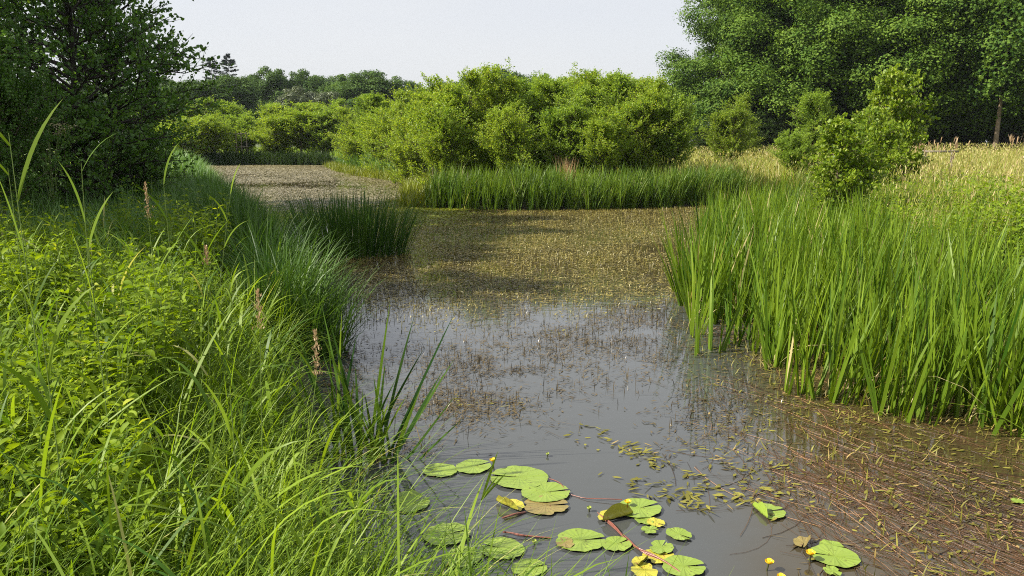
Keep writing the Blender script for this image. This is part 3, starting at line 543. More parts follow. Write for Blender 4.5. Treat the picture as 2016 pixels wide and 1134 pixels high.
# foreground clump with single blades as parts
fx, fy = gp(712, 905); e = empty('reed_clump', (fx, fy, 0)); rng = np.random.default_rng(73)
FB = [(-.14, .02, .95, -.42), (-.10, .05, .80, -.30), (-.06, 0, .98, -.08), (-.02, .04, .62, -.02), (.02, 0, 1.02, .16), (.05, .03, .66, .12), (.08, -.02, 1.05, .42), (.10, .04, .80, .52), (-.16, -.03, .70, -.35), (.0, -.05, .55, .05), (-.05, -.06, .60, -.14), (.13, .0, .62, .34), (.06, .06, .92, .22),
      (-.12, .07, .88, -.22), (.16, .03, .60, .62), (-.2, .0, .55, -.5), (.03, -.07, .5, .24), (-.08, .03, .5, -.04), (.11, -.06, .74, .46), (.0, .08, .9, -.12), (.2, .02, .52, .75), (-.17, .05, .8, -.30), (.07, .0, .45, .1), (-.03, .02, .72, -.2)]
FB += [(U(-.2, .2), U(-.08, .08), U(.45, .95), U(-.4, .45)) for _ in range(16)]
for bx, by, L, le in FB:
    V, T = blades(np.array([[bx * 1.15, by, -.15]]), L * 1.2, U(.017, .026), 0 if le > 0 else PI, abs(le), U(0, .12), seg=7, prof='iris', twist=np.array([U(1.1, 1.7)]))
    V[:, :, 1] += (V[:, :, 2] + .15) * U(-.15, .15); part('blade', Geo().add(V, T, U(0, .9, 1)), M['reed'] if rng.random() < .4 else M['sedge'], e, True)
tag(e, 'loose clump of upright green reed blades in the water beside the near bank', 'reed clump')
# withered stalks around it
n = 70; a = U(0, 6.3, n); V, T = blades(np.stack([U(-.28, .42, n), U(-.18, .2, n), np.full(n, -.1)], 1), U(.2, .55, n), U(.004, .008, n), a, U(.1, .9, n), U(0, 1.2, n), seg=4)
part('dead_stalks', Geo().add(V, T), M['float_dark'], e)

# right reed bed, standing in the water
rng = np.random.default_rng(80)
BED = np.array([(1.66, 6.9), (2.0, 6.05), (2.25, 5.5), (2.8, 5.1), (3.5, 4.62), (5.6, 3.6), (7.2, 5), (6.2, 8), (5.9, 11), (6.4, 14), (7.4, 17), (6.2, 18.6), (4.3, 15.5), (2.9, 12.3), (2.3, 10.3), (2.05, 8.4)])
def inpoly(x, y, Pg):
    ins = np.zeros(x.shape, bool)
    for i in range(len(Pg)):
        a = Pg[i]; b = Pg[(i + 1) % len(Pg)]; ins ^= ((a[1] > y) != (b[1] > y)) & (x < (b[0] - a[0]) * (y - a[1]) / (b[1] - a[1] + 1e-12) + a[0])
    return ins
rx, ry = scatter(1350, 1.4, 8, 3.4, 19, lambda x, y: inpoly(x + (fbm(x, y, .5) - .5) * .5, y, BED) & (fbm(x + 9, y, .55) > .40))
n = len(rx); per = 7; i = np.repeat(np.arange(n), per); az = U(0, 2 * PI, n)[i] + np.where(rng.random(n * per) < .5, 0, PI); off = U(0, .045, n * per)
B_ = np.stack([rx[i] + off * np.cos(az), ry[i] + off * np.sin(az), np.minimum(ground(rx, ry), 0)[i].clip(-.2) - .02], 1)
vx = np.cos(az) + .35; vy = np.sin(az) * .8; V, T = blades(B_, U(.75, 1.42, n * per) * U(.72, 1.15, n)[i], U(.013, .028, n * per), np.arctan2(vy, vx), U(.0, .34, n * per), U(-.05, .30, n * per), seg=6, prof='iris', twist=U(-1.5, 1.5, n * per))
g = Geo().add(V, T, np.clip(rng.random(n)[i] * .5 + rng.random(n * per) * .5, 0, 1))
# bent and broken blades, straw at the foot
k = 420; s = rng.integers(0, n, k); B_ = np.stack([rx[s], ry[s], np.zeros(k)], 1); V, T = blades(B_, U(.7, 1.2, k), U(.010, .016, k), U(0, 6.3, k), U(.3, 1.0, k), U(.4, 1.9, k), seg=6, prof='iris'); g.add(V, T, U(.3, 1, k))
k = 1700; s = rng.integers(0, n, k); B_ = np.stack([rx[s] + U(-.1, .1, k), ry[s] + U(-.1, .1, k), np.full(k, -.03)], 1); V, T = blades(B_, U(.15, .5, k), U(.006, .013, k), U(0, 6.3, k), U(.0, .8, k), U(0, 1.5, k), seg=4); g.add(V, T, np.full(k, .99))
tag(part('reeds', g, M['reed'], smooth=True), 'dense bed of tall green reeds standing in brown water on the right', 'reed bed', kind='stuff')

# iris belt in front of the birch thicket
sx_, sy_ = shore_pts(900, [(-2.5, 22.4), (0, 21.8), (3, 22.1), (5.2, 22.9), (7.3, 24.8), (7.8, 25.3)], .55)
sy_ += .5; n = len(sx_); per = 7; i = np.repeat(np.arange(n), per); az = U(0, 2 * PI, n)[i] + np.where(rng.random(n * per) < .5, 0, PI)
vx = np.cos(az) + .25; V, T = blades(np.stack([sx_[i] + U(-.05, .05, n * per), sy_[i] + U(-.05, .05, n * per), np.maximum(ground(sx_, sy_), -.12)[i]], 1), U(.7, 1.15, n * per) * U(.85, 1.15, n)[i], U(.016, .028, n * per), np.arctan2(np.sin(az), vx), U(0, .35, n * per), U(0, .5, n * per), seg=5, prof='iris')
tag(part('iris_belt', Geo().add(V, T, np.clip(np.repeat(rng.random(n), per) * .5 + .5 * rng.random(n * per), 0, 1)), M['iris']), 'belt of grey green iris leaves along the far water edge below the birches', 'iris belt', kind='stuff')
# low bright weeds at the pond corner and far shore
sx_, sy_ = shore_pts(1100, [(-2.6, 22.6), (-3.2, 28), (-4.3, 36), (-7.5, 42), (-11, 50), (-14.2, 60)], .8)
n = len(sx_); V, T = blades(np.repeat(gpts(sx_, sy_).clip([-99, -99, -.02]), 9, 0) + rng.normal(size=(n * 9, 3)) * [.12, .12, 0], U(.25, .7, n * 9), .03, U(0, 6.3, n * 9), U(0, .7, n * 9), U(0, 1.4, n * 9), seg=3)
tag(part('waterside_weeds', Geo().add(V, T), M['moss']), 'low yellow green weeds fringing the point beside the far pond', 'weeds', kind='stuff')
sx_, sy_ = shore_pts(900, [(-30, 64.2), (-22, 64.8), (-15.5, 63.7)], .5)
n = len(sx_); V, T = blades(np.repeat(gpts(sx_, sy_).clip([-99, -99, -.02]), 8, 0) + rng.normal(size=(n * 8, 3)) * [.15, .15, 0], U(.6, 1.3, n * 8), .05, U(0, 6.3, n * 8), U(0, .5, n * 8), U(0, .9, n * 8), seg=3)
tag(part('far_shade_reeds', Geo().add(V, T), M['dark']), 'reeds coloured dark as the shadow along the far shore of the pond', 'reeds', kind='stuff')  # dark reed strip, the shore shadow is put into its colour

# meadow and weeds on the right bank
rng = np.random.default_rng(90)
mx_, my_ = scatter(60000, 5, 60, 10, 60, lambda x, y: (sdist(x, y) > .25) & (x > 5.2), True)
n = len(mx_); V, T = blades(gpts(mx_, my_), U(.45, .95, n) * (.85 + .25 * vnoise(mx_, my_, 3)), .006 + .0010 * my_, U(0, 6.3, n), U(0, .45, n), U(0, 1.2, n), seg=4); g = Geo().add(V, T)
hn = 22000; s = rng.integers(0, n, hn); hgt = U(.65, 1.1, hn); b0 = gpts(mx_[s] + U(-.2, .2, hn), my_[s] + U(-.2, .2, hn)); b0[:, 2] += hgt
V, T = blades(b0, U(.06, .13, hn), .006 + .0006 * my_[s], U(0, 6.3, hn), U(0, .5, hn), U(0, .6, hn), seg=2, prof='leaf'); g.add(V, T, U(.45, 1, hn))
tag(part('meadow', g, M['meadow']), 'pale yellow meadow of ripe grass behind the right bank', 'meadow', kind='stuff')
hx, hy = scatter(2600, 4.8, 14, 6.5, 17, lambda x, y: (sdist(x, y) > -.15) & (sdist(x, y) < 3.5 - .12 * y + 1.5 * vnoise(x, y, 2)))
tag(part('bank_herbs', herbs(hx, hy, (.5, .85), .085, 14, det=1), [M['herb'], M['stem']]), 'yellow green leafy herbs between the right reed bed and the meadow', 'herbs', kind='stuff')
gx, gy = scatter(9000, 4.8, 12, 10, 28, lambda x, y: (sdist(x, y) > 0) & (sdist(x, y) < 2.6)); n = len(gx)
V, T = blades(gpts(gx, gy), U(.4, .8, n), .016, U(0, 6.3, n), U(0, .5, n), U(.1, 1.4, n), seg=4)
tag(part('bank_tufts', Geo().add(V, T), M['grass']), 'green grass tufts on the right bank around the alder bushes', 'grass', kind='stuff')
# ground cover behind the thicket and under the oaks
gx, gy = scatter(30000, -45, 60, 24, 110, lambda x, y: (sdist(x, y) > .5), True); n = len(gx)
V, T = blades(gpts(gx, gy), U(.5, 1.0, n), .03 + .0006 * gy, U(0, 6.3, n), U(0, .6, n), U(0, 1.2, n), seg=3)
tag(part('rough_grass', Geo().add(V, T), M['birch_g']), 'rough green grass on the land between the thickets', 'grass', kind='stuff')
# tall dry grass heads against the wood
for i, (px, y, cnt, sp, lab) in enumerate([(1800, 24, 34, 1.5, 'row of tall dry grass heads at the left end of the meadow top'), (2000, 17, 14, .35, 'few tall dry grass heads at the right edge of the meadow'), (1745, 27, 14, .9, 'short dry grass heads beside the taller alder')]):
    x = xat(px, y); e = empty('dry_grass', (x, y, gz(x, y))); B_ = np.stack([U(-sp, sp, cnt), U(-.3, .3, cnt), np.zeros(cnt)], 1); L = U(1.25, 1.65, cnt) if i != 1 else U(1.5, 1.8, cnt); ph = U(-.6, .6, cnt); th = U(.02, .12, cnt); be = U(.05, .3, cnt)
    V, T = blades(B_, L, .012, ph, th, be, seg=5); part('stem', Geo().add(V, T, U(0, .7, cnt)), M['straw'], e)
    tip = V[:, -1] * .5 + V[:, -2] * .5; V2, T2 = blades(np.tile(tip, (3, 1)) - np.array([0, 0, .12]), .2, .022, np.tile(ph, 3) + U(-2, 2, cnt * 3), U(.0, .25, cnt * 3), .3, seg=3, prof='leaf'); part('panicle', Geo().add(V2, T2), M['straw'], e); tag(e, lab, 'dry grass')
# rusty tuft in the iris belt
x, y = xat(1117, 23.8), 23.8; n = 160; V, T = blades(np.stack([rng.normal(size=n) * .12, rng.normal(size=n) * .1, np.zeros(n)], 1), U(.75, 1.28, n), .014, U(0, 6.3, n), U(0, .22, n), U(0, .5, n), seg=4)
tag(part('rusty_tuft', Geo().add(V, T), M['orange'], loc=(x, y, gz(x, y))), 'rusty orange dry tuft behind the iris belt under the birches', 'dry plant')
# cream blossom plant by the shaded alder
x, y = xat(105, 12.5), 12.5; e = empty('hogweed', (x, y, gz(x, y))); n = 14; az = U(0, 6.3, n); hh = zat(245, y) - gz(x, y)
V, T = tubes(np.stack([np.zeros((n, 3)), np.stack([np.cos(az) * .1, np.sin(az) * .1, np.full(n, hh * .7)], 1), np.stack([np.cos(az) * .38 * U(.3, 1, n), np.sin(az) * .38 * U(.3, 1, n), hh + U(-.18, .1, n)], 1)], 1), np.full((n, 3), .006), 4); part('stem', Geo().add(V, T), M['stem'], e)
hd = V[:, -1]; k = 60; q = np.repeat(hd, k, 0) + rng.normal(size=(n * k, 3)) * [.06, .06, .018]; V, T = leaves(q, rdir(n * k), rdir(n * k) + [0, 0, 2], .02, .02); part('blossom', Geo().add(V, T), M['cream'], e); tag(e, 'plant with flat cream blossom heads in front of the dark alder', 'plant')

# ------------------------------------------------------------------ floating plants
rng = np.random.default_rng(100)
def floatpts(n, x0, x1, y0, y1, dens, logd=True):
    return scatter(n, x0, x1, y0, y1, lambda x, y: (sdist(x, y) < -.03) & (rng.random(len(x)) < dens(x, y)), logd)
def flat_leaves(x, y, L, W, tilt=.12, z=.004, ang=None, spread=PI, det=0):
    n = len(x); a = U(-PI, PI, n) if ang is None else ang + rng.normal(size=n) * spread
    P = np.stack([x, y, np.full(n, z) + U(0, .008, n)], 1); A = np.stack([np.cos(a), np.sin(a), U(-tilt * .3, tilt, n)], 1)
    return leaves(P, A, np.array([0, 0, 1.]) + rdir(n) * tilt, L, W, .05, det)
def d_mid(x, y):       # olive mat across the middle, thinning towards the viewer and the left
    s = (y - 7.6 + (fbm(x, y, 2.0) - .5) * 4.5 + .10 * x) / 4.6; d = np.clip(s, 0, 1); d = d * np.clip((fbm(x, y, .8) - .46 + d * .3) * 6, .06, 1); d = d * (x > -.26 * y + .4)
    hole = ((x - 3.9) / 1.4) ** 2 + ((y - 13.6) / 1.0) ** 2 < 1 + 2 * (fbm(x, y, .6) - .5); return np.where(hole, d * .06, d)
fx_, fy_ = floatpts(90000, -5, 9, 7.0, 24, d_mid); n = len(fx_)
g = Geo(); V, T = flat_leaves(fx_, fy_, U(.025, .085, n), U(.007, .022, n), .35); g.add(V, T)
fx_, fy_ = floatpts(17000, -5, 9, 6.6, 23, lambda x, y: d_mid(x, y + .8)); n = len(fx_); V, T = blades(np.stack([fx_, fy_, np.full(n, -.01)], 1), U(.04, .10, n), U(.006, .010, n), U(0, 6.3, n), U(0, .4, n), U(-.3, .9, n), seg=2); g.add(V, T, U(.4, 1, n))
fx_, fy_ = floatpts(3500, -5, 9, 7.0, 23, d_mid); n = len(fx_); V, T = flat_leaves(fx_, fy_, U(.15, .5, n), .012, .02, ang=-.2, spread=.8, z=.012); g.add(V, T, U(0, .6, n))
tag(part('floating_pondweed', g, M['float']), 'olive brown mat of floating pondweed across the middle of the pond', 'pondweed', kind='stuff')
BL = [(900, 800, 120, 42, 1.), (1000, 720, 200, 45, .9), (1150, 665, 170, 45, .8), (1000, 615, 90, 28, .6), (1260, 625, 110, 60, .8), (740, 545, 130, 55, .9), (640, 615, 80, 55, .5), (1290, 700, 45, 60, .5), (690, 700, 45, 50, .5), (960, 560, 200, 40, .9), (1400, 800, 90, 60, .5), (660, 800, 60, 90, .4), (800, 850, 60, 40, .5)]
def d_thin(x, y):      # dark scattered bits on open water
    u, v = topx(x, y); d = 0 * u
    for cx0, cy0, rx0, ry0, am in BL: d = np.maximum(d, am * np.exp(-(((u - cx0) / rx0) ** 2 + ((v - cy0) / ry0) ** 2)))
    return d * np.clip((fbm(x, y, .55) - .30) * 4.5, .08, 1)
fx_, fy_ = floatpts(15000, -4, 3, 4.0, 13.5, d_thin); n = len(fx_); g = Geo(); V, T = flat_leaves(fx_, fy_, U(.025, .08, n), U(.005, .017, n), .2); g.add(V, T)
fx_, fy_ = floatpts(700, -4, 3, 4.0, 9, d_thin); n = len(fx_); V, T = flat_leaves(fx_, fy_, U(.15, .4, n), .0045, .02, ang=-.3, spread=.5); g.add(V, T)
fx_, fy_ = floatpts(2600, -4, 3, 4.6, 12.5, d_thin); n = len(fx_); V, T = blades(np.stack([fx_, fy_, np.full(n, -.01)], 1), U(.04, .13, n), U(.004, .007, n), U(0, 6.3, n), U(0, .35, n), U(-.3, .9, n), seg=3); g.add(V, T)
tag(part('scattered_pondweed', g, M['float_dark']), 'dark scattered pondweed scraps and stubs on the open water in the middle', 'pondweed', kind='stuff')
# far pond: thick tan mat
fx_, fy_ = floatpts(75000, -30, 3, 19, 64, lambda x, y: np.where((x < -.17 * y) | (y > 26), 1, 0) * np.clip(.35 + (fbm(x, y, 5) - .25) * 2.2, 0.1, 1) * np.clip((y - 19.5) / 5, 0, 1) * (1 - .85 * np.exp(-((y - 34 + .25 * (x + 10)) / 1.6) ** 2) * (x < -6.5)), True); n = len(fx_)
V, T = flat_leaves(fx_, fy_, U(.06, .13, n) * (.4 + fy_ / 50), U(.03, .07, n) * (.4 + fy_ / 50), .12); tag(part('far_pondweed', Geo().add(V, T), M['float_far']), 'tan mat of floating leaves covering the far arm of the pond', 'pondweed', kind='stuff')
# yellow green shallow plants at the corner of the point
fx_, fy_ = floatpts(9000, -5, 3, 17.5, 30, lambda x, y: np.exp(-((x + 3.0 + .0 * y) / 1.3) ** 2) * np.exp(-((y - 21) / 3) ** 2)); n = len(fx_); V, T = flat_leaves(fx_, fy_, .10, .045, .4); tag(part('bright_pondweed', Geo().add(V, T), M['moss']), 'yellow green shallow water plants at the corner of the point', 'pondweed', kind='stuff')
# right: red stems drifting down towards the lower right, with olive leaves and curled stubs
def d_red(x, y): return np.clip((x - .55 - .12 * y + (fbm(x, y, .9) - .5) * 1.6) / .75, 0, 1) * (y < 8.5)
fx_, fy_ = floatpts(1900, .1, 6.5, 2.0, 8.5, lambda x, y: d_red(x, y) * np.clip(1.25 - (x * .75 + y - 5.8) / 1.6, .18, 1) * np.clip((vnoise(x + .72 * y, y * .12, .16) - .42) * 4, .03, 1), False); n = len(fx_); ang = -.95 + 1.4 * (fbm(fx_, fy_, 1.5) - .5) + rng.normal(size=n) * .28
seg = 6; t = np.linspace(0, 1, seg + 1); L = U(.25, .95, n); aa = ang[:, None] + (rng.normal(size=n) * .8)[:, None] * t[None]; px_ = fx_[:, None] + np.cumsum(np.cos(aa), 1) * L[:, None] / seg; py_ = fy_[:, None] + np.cumsum(np.sin(aa), 1) * L[:, None] / seg
P = np.stack([px_, py_, .002 + .006 * rng.random((n, 1)) + 0 * px_], 2); V, T = tubes(P, np.full((n, seg + 1), 1.) * U(.0006, .0017, n)[:, None], 3); g = Geo(); g.add(V, T)
tag(part('red_pondweed_stems', g, M['red']), 'long reddish pondweed stems trailing on the water at lower right', 'pondweed', kind='stuff')
g = Geo(); g2 = Geo(); fx_, fy_ = floatpts(5000, .3, 6.5, 2.2, 8.5, d_red, False); n = len(fx_); V, T = flat_leaves(fx_, fy_, U(.02, .12, n), U(.003, .014, n), .1, ang=-.7, spread=1.0, z=.002); g2.add(V, T)
tag(part('sunken_pondweed', g2, M['float_dark']), 'dark sunken scraps of pondweed under the reddish stems at lower right', 'pondweed', kind='stuff')
fx_, fy_ = floatpts(4300, .3, 6.5, 2.4, 8.5, lambda x, y: d_red(x - .12, y) * np.clip((fbm(x, y, .5) - .3) * 3.5, 0, 1), False); n = len(fx_); V, T = flat_leaves(fx_, fy_, U(.02, .075, n) * U(.6, 1.1, n), U(.006, .02, n), .2, ang=-.5, spread=1.0, det=1); g.add(V, T)
# rows of leaves beside the open water
for (ax_, ay_, bx_, by_, k, w_) in [(1130, 845, 1500, 1010, 60, .10), (1230, 880, 1300, 920, 26, .10), (1240, 960, 1560, 980, 90, .16), (1330, 985, 1400, 1010, 26, .05), (1160, 840, 1290, 905, 16, .06), (870, 790, 1060, 800, 22, .12), (880, 600, 960, 606, 16, .12), (1060, 650, 1120, 660, 10, .1), (1390, 915, 1560, 930, 24, .1)]:
    t = rng.random(k); q = [gp(ax_ + (bx_ - ax_) * s_, ay_ + (by_ - ay_) * s_) for s_ in t]; q = np.array(q) + rng.normal(size=(k, 2)) * w_ * .6
    V, T = flat_leaves(q[:, 0], q[:, 1], U(.022, .085, k), U(.010, .028, k), .25, ang=-.3, spread=.9, det=1); g.add(V, T)
fx_, fy_ = floatpts(2600, .6, 6.5, 2.4, 7.5, lambda x, y: d_red(x - .35, y), False); n = len(fx_); V, T = blades(np.stack([fx_, fy_, np.full(n, -.01)], 1), U(.04, .12, n), U(.006, .010, n), U(0, 6.3, n), U(.0, 1.2, n), U(-.8, 1.5, n), seg=4); g.add(V, T)
tag(part('olive_pondweed', g, M['olive']), 'olive pondweed leaves and curled stubs floating at lower right', 'pondweed', kind='stuff')

# ------------------------------------------------------------------ water lilies
rng = np.random.default_rng(120)
def pad_mesh(name, r, asp, mats, curl=0, fold=0, torn=0, seedk=0):
    rg = np.random.default_rng(500 + seedk); nr, na = 7, 44; V = []; notch = .09
    for i in range(nr + 1):
        f = i / nr
        for j in range(na + 1):
            a = notch + (2 * PI - 2 * notch) * j / na; ed = 1 + (.018 * math.sin(11 * a + seedk) + .012 * math.sin(23 * a)) * f - torn * max(0, math.sin(3 * a + seedk)) ** 6 * f * .5
            rr_ = r * f * ed; x = rr_ * math.cos(a) * asp; y_ = rr_ * math.sin(a); nf = math.exp(-((a % (2 * PI)) if a < PI else (2 * PI - a)) * 3.0)
            x -= 0; z = .003 + .0018 * math.sin(5 * a + seedk) * f + .0012 * math.sin(9 * a) * f * f + .002 * f ** 4
            if fold and y_ > r * .12:                  # one side lifted and folded up
                d = y_ - r * .12; th = min(fold * .75, fold * d / r * 3); y_ = r * .12 + d * math.cos(th) ; z += d * math.sin(th)
            if curl and x < -r * .45: d = -x - r * .45; x = -r * .45 - d * math.cos(1.9); z += d * math.sin(1.9) * .8
            V.append((x, y_, z))
    Fc = []
    for i in range(nr):
        for j in range(na):
            a = i * (na + 1) + j; Fc.append((a, a + 1, a + na + 2, a + na + 1) if i else (a, a + na + 2, a + na + 1))
    me = bpy.data.meshes.new(name); me.from_pydata(V, [], [tuple(reversed(f)) for f in Fc]); me.materials.append(mats)
    for p_ in me.polygons: p_.use_smooth = True
    return me
PADS = [  # photo x, y, width in photo px, turn, material, curl, fold, torn, label
    (866, 928, 68, 2.9, 'pad', 0, 0, 0, 'green lily pad farthest left, striped by grass shadows'),
    (932, 921, 70, .5, 'pad', 0, 0, 0, 'round green lily pad just left of the yellow flower bud'),
    (1022, 943, 112, 3.0, 'pad', 0, 0, 0, 'largest green lily pad, behind the grass blade'),
    (1074, 973, 94, .2, 'pad', 0, 0, .0, 'green lily pad with crinkled edge right below the largest one'),
    (1003, 998, 62, 2.4, 'pad_y', 0, 1.6, .2, 'yellow folded lily leaf under the largest pad'),
    (1074, 998, 88, .1, 'pad_b', 0, 0, .4, 'decaying yellow brown pad half under the crinkled one'),
    (1258, 1004, 88, .4, 'pad', 0, 0, .1, 'green lily pad below the middle yellow flower'),
    (1213, 1022, 72, 3.6, 'pad_y', 0, 2.2, 0, 'upturned lily pad showing its dark hollow'),
    (1268, 1026, 40, 2.1, 'pad', 0, 0, .5, 'small green pad tucked below the middle flower pad'),
    (1291, 1032, 36, 5.6, 'pad_y', 0, 0, 0, 'narrow bright yellow green pad near the middle flower'),
    (1279, 1047, 34, .2, 'pad', 0, 0, .6, 'small ragged green pad left of the split round pad'),
    (1336, 1056, 50, 5.6, 'pad', 0, 0, 0, 'round pad split into two lobes, right of the small ragged one'),
    (1143, 1066, 96, .15, 'pad', 0, 0, .15, 'long green pad lying left of the thick red stem'),
    (1112, 1072, 40, 1.8, 'pad_b', 0, 0, .5, 'brown sunken leaf end under the long green pad'),
    (1214, 1075, 60, .5, 'pad', 0, 0, .35, 'green heart shaped pad touching the thick red stem'),
    (1302, 1082, 52, 1.0, 'pad', 0, 0, .6, 'torn green pad right of the red stems'),
    (1296, 1097, 62, .3, 'pad_y', 0, 0, .5, 'yellow torn pad below the torn green one'),
    (1262, 1110, 40, 4.0, 'pad_y', 0, 1.4, 0, 'small yellow folded leaf near the bottom edge'),
    (1345, 1119, 84, .1, 'pad', 0, 0, .2, 'broad green pad at the bottom right of the red stems'),
    (1268, 1128, 56, 2.0, 'pad_y', 0, 0, .6, 'ragged yellow pad at the bottom edge'),
    (1042, 1121, 70, .3, 'pad', 0, 0, .1, 'green pad at the bottom edge left of centre'),
    (988, 1083, 88, 2.8, 'pad', 0, 0, .1, 'large green pad partly under the arching grass'),
    (911, 1101, 78, .6, 'pad', 0, 0, 0, 'green pad deep among the arching grass near the bottom'),
    (880, 1056, 92, .4, 'pad', 0, 0, 0, 'green pad hidden among the grass blades above the deep one'),
    (812, 994, 72, 1.0, 'pad', 0, .8, 0, 'tilted green pad at the left beside the reed clump'),
    (1508, 1010, 74, .2, 'pad', 1, 0, .35, 'light green pad with a curled lobe, alone at the right'),
    (1643, 1099, 90, 2.9, 'pad', 0, 0, .05, 'oval green pad with the shadow of a flower on it'),
    (1582, 1073, 44, 4.2, 'pad_b', 0, 1.3, .2, 'yellow brown folded leaf beside the right hand flower'),
    (1637, 1077, 44, 5.9, 'pad', 0, 0, .2, 'narrow green pad lying behind the oval one'),
    (1638, 1128, 36, 5.0, 'pad', 0, 0, .6, 'small torn pad at the bottom edge below the oval one'),
    (2003, 990, 24, .0, 'pad', 0, 0, 0, 'tiny green pad at the right edge under the reeds'),
]
PO = []
for i, (px, py, wpx, rz, mt, cu, fo, to, lab) in enumerate(PADS):
    x, y = gp(px, py); dep = y * cP + H * sP; r = wpx / F * dep / 2 / 1.12
    o = part('lily_pad', pad_mesh('lily_pad', r, 1.15, M[mt], cu, fo, to, i), None, loc=(x, y, .0055 + .0018 * (i % 4))); o.rotation_euler = (0, 0, rz); PO.append(o); tag(o, lab, 'lily pad', 'yellow water lily pads')
def lathe(prof, n=14):
    V = [(r * math.cos(2 * PI * j / n), r * math.sin(2 * PI * j / n), z) for r, z in prof for j in range(n)]
    return np.array([V]), [(i * n + j, i * n + (j + 1) % n, (i + 1) * n + (j + 1) % n, (i + 1) * n + j) for i in range(len(prof) - 1) for j in range(n)]
def flower(px, py, hgt, s, label, openf=1, lean=(0, 0)):
    x, y = gp(px, py, hgt); e = empty('lily_flower', (x - lean[0], y - lean[1], 0)); k = 5; t = np.linspace(0, 1, k)
    P = np.stack([lean[0] * t ** 1.5, lean[1] * t ** 1.5, -.05 + (hgt + .045) * t], 1)[None]; part('stalk', Geo().add(*tubes(P, np.full((1, k), .0042), 7)), M['stalk'], e, True)
    g = Geo()
    for q in range(5):
        a0 = q * 2 * PI / 5; rows = []
        for i in range(6):
            v = i / 5 * 1.45 * (1 if openf else 1.3); rr_ = s * math.sin(min(v, 1.9)) * (1 if openf else .9); zz = s * (1 - math.cos(v)) * .95
            for j in range(5):
                a = a0 + (j / 4 - .5) * 1.45 * (1 - .25 * (i / 5) ** 3); k2 = 1 - .05 * abs(j - 2) * (i / 5); rows.append((rr_ * math.cos(a) * (1 + .04 * (q % 2)), rr_ * math.sin(a) * (1 + .04 * (q % 2)), zz * k2 + .001 * (q % 2)))
        g.add(np.array([rows]), [(i * 5 + j, i * 5 + j + 1, i * 5 + j + 6, i * 5 + j + 5) for i in range(5) for j in range(4)])
    pt = part('petals', g, M['petal'] if openf else M['bud'], e, True); pt.location = (lean[0], lean[1], hgt - s * .9)
    ds = part('flower_disc', Geo().add(*lathe([(.0001, .0), (s * .3, .0), (s * .42, s * .5), (s * .46, s * .62), (s * .2, s * .58), (.0001, s * .5)])), M['stig'] if openf else M['bud'], e, True); ds.location = (lean[0], lean[1], hgt - s * .85)
    return tag(e, label, 'flower', 'yellow water lily flowers' if openf else 'green lily buds')
flower(970, 903, .075, .020, 'yellow lily flower behind the grass blade, upper left of the pads', 1, (-.01, 0))
flower(1236, 985, .045, .019, 'yellow lily flower standing above the middle green pad')
flower(1596, 1085, .06, .022, 'yellow lily flower casting its shadow on the oval pad')
flower(1515, 1103, .055, .021, 'yellow lily flower alone on dark water near the bottom', 1, (.015, 0))
flower(1538, 1132, .04, .019, 'yellow lily flower cut by the bottom edge', 1)
flower(1078, 893, .02, .012, 'green lily bud farthest from the viewer', 0)
flower(1160, 999, .025, .014, 'round green lily bud on open water left of the upturned pad', 0)
flower(1052, 1065, .02, .014, 'yellowish lily bud beside the thin red stem', 0)
def stem_thing(pts, r, pad, twists=1):
    q = np.array([gp(a, b) for a, b in pts]); k = 14; t = np.linspace(0, len(q) - 1, k); X = np.interp(t, range(len(q)), q[:, 0]); Y = np.interp(t, range(len(q)), q[:, 1]); g = Geo()
    for m_ in range(twists):
        o_ = rng.normal(size=2) * r * 1.6 * m_; P = np.stack([X + o_[0] + .004 * np.sin(t * 3 + m_), Y + o_[1] + .004 * np.cos(t * 2.5 + m_), .010 + .006 * np.sin(t * 2 + m_) + 0 * X], 1)[None]; g.add(*tubes(P, np.full((1, k), r) * (1 - .35 * (m_ > 0)), 6))
    pd = PO[pad]; o = part('stalk', g, M['redstem'], pd, True); o.matrix_parent_inverse = (Matrix.Translation(pd.location) @ pd.rotation_euler.to_matrix().to_4x4()).inverted()
stem_thing([(1180, 1018), (1212, 1042), (1240, 1072), (1262, 1088), (1300, 1104), (1350, 1140)], .0046, 14, 4)
stem_thing([(990, 1052), (1025, 1058), (1085, 1061)], .0042, 21, 2)
stem_thing([(1082, 946), (1105, 957), (1122, 975), (1150, 984), (1225, 988)], .0026, 2, 1)
stem_thing([(990, 1024), (1015, 1016), (1035, 1010)], .005, 4, 2)

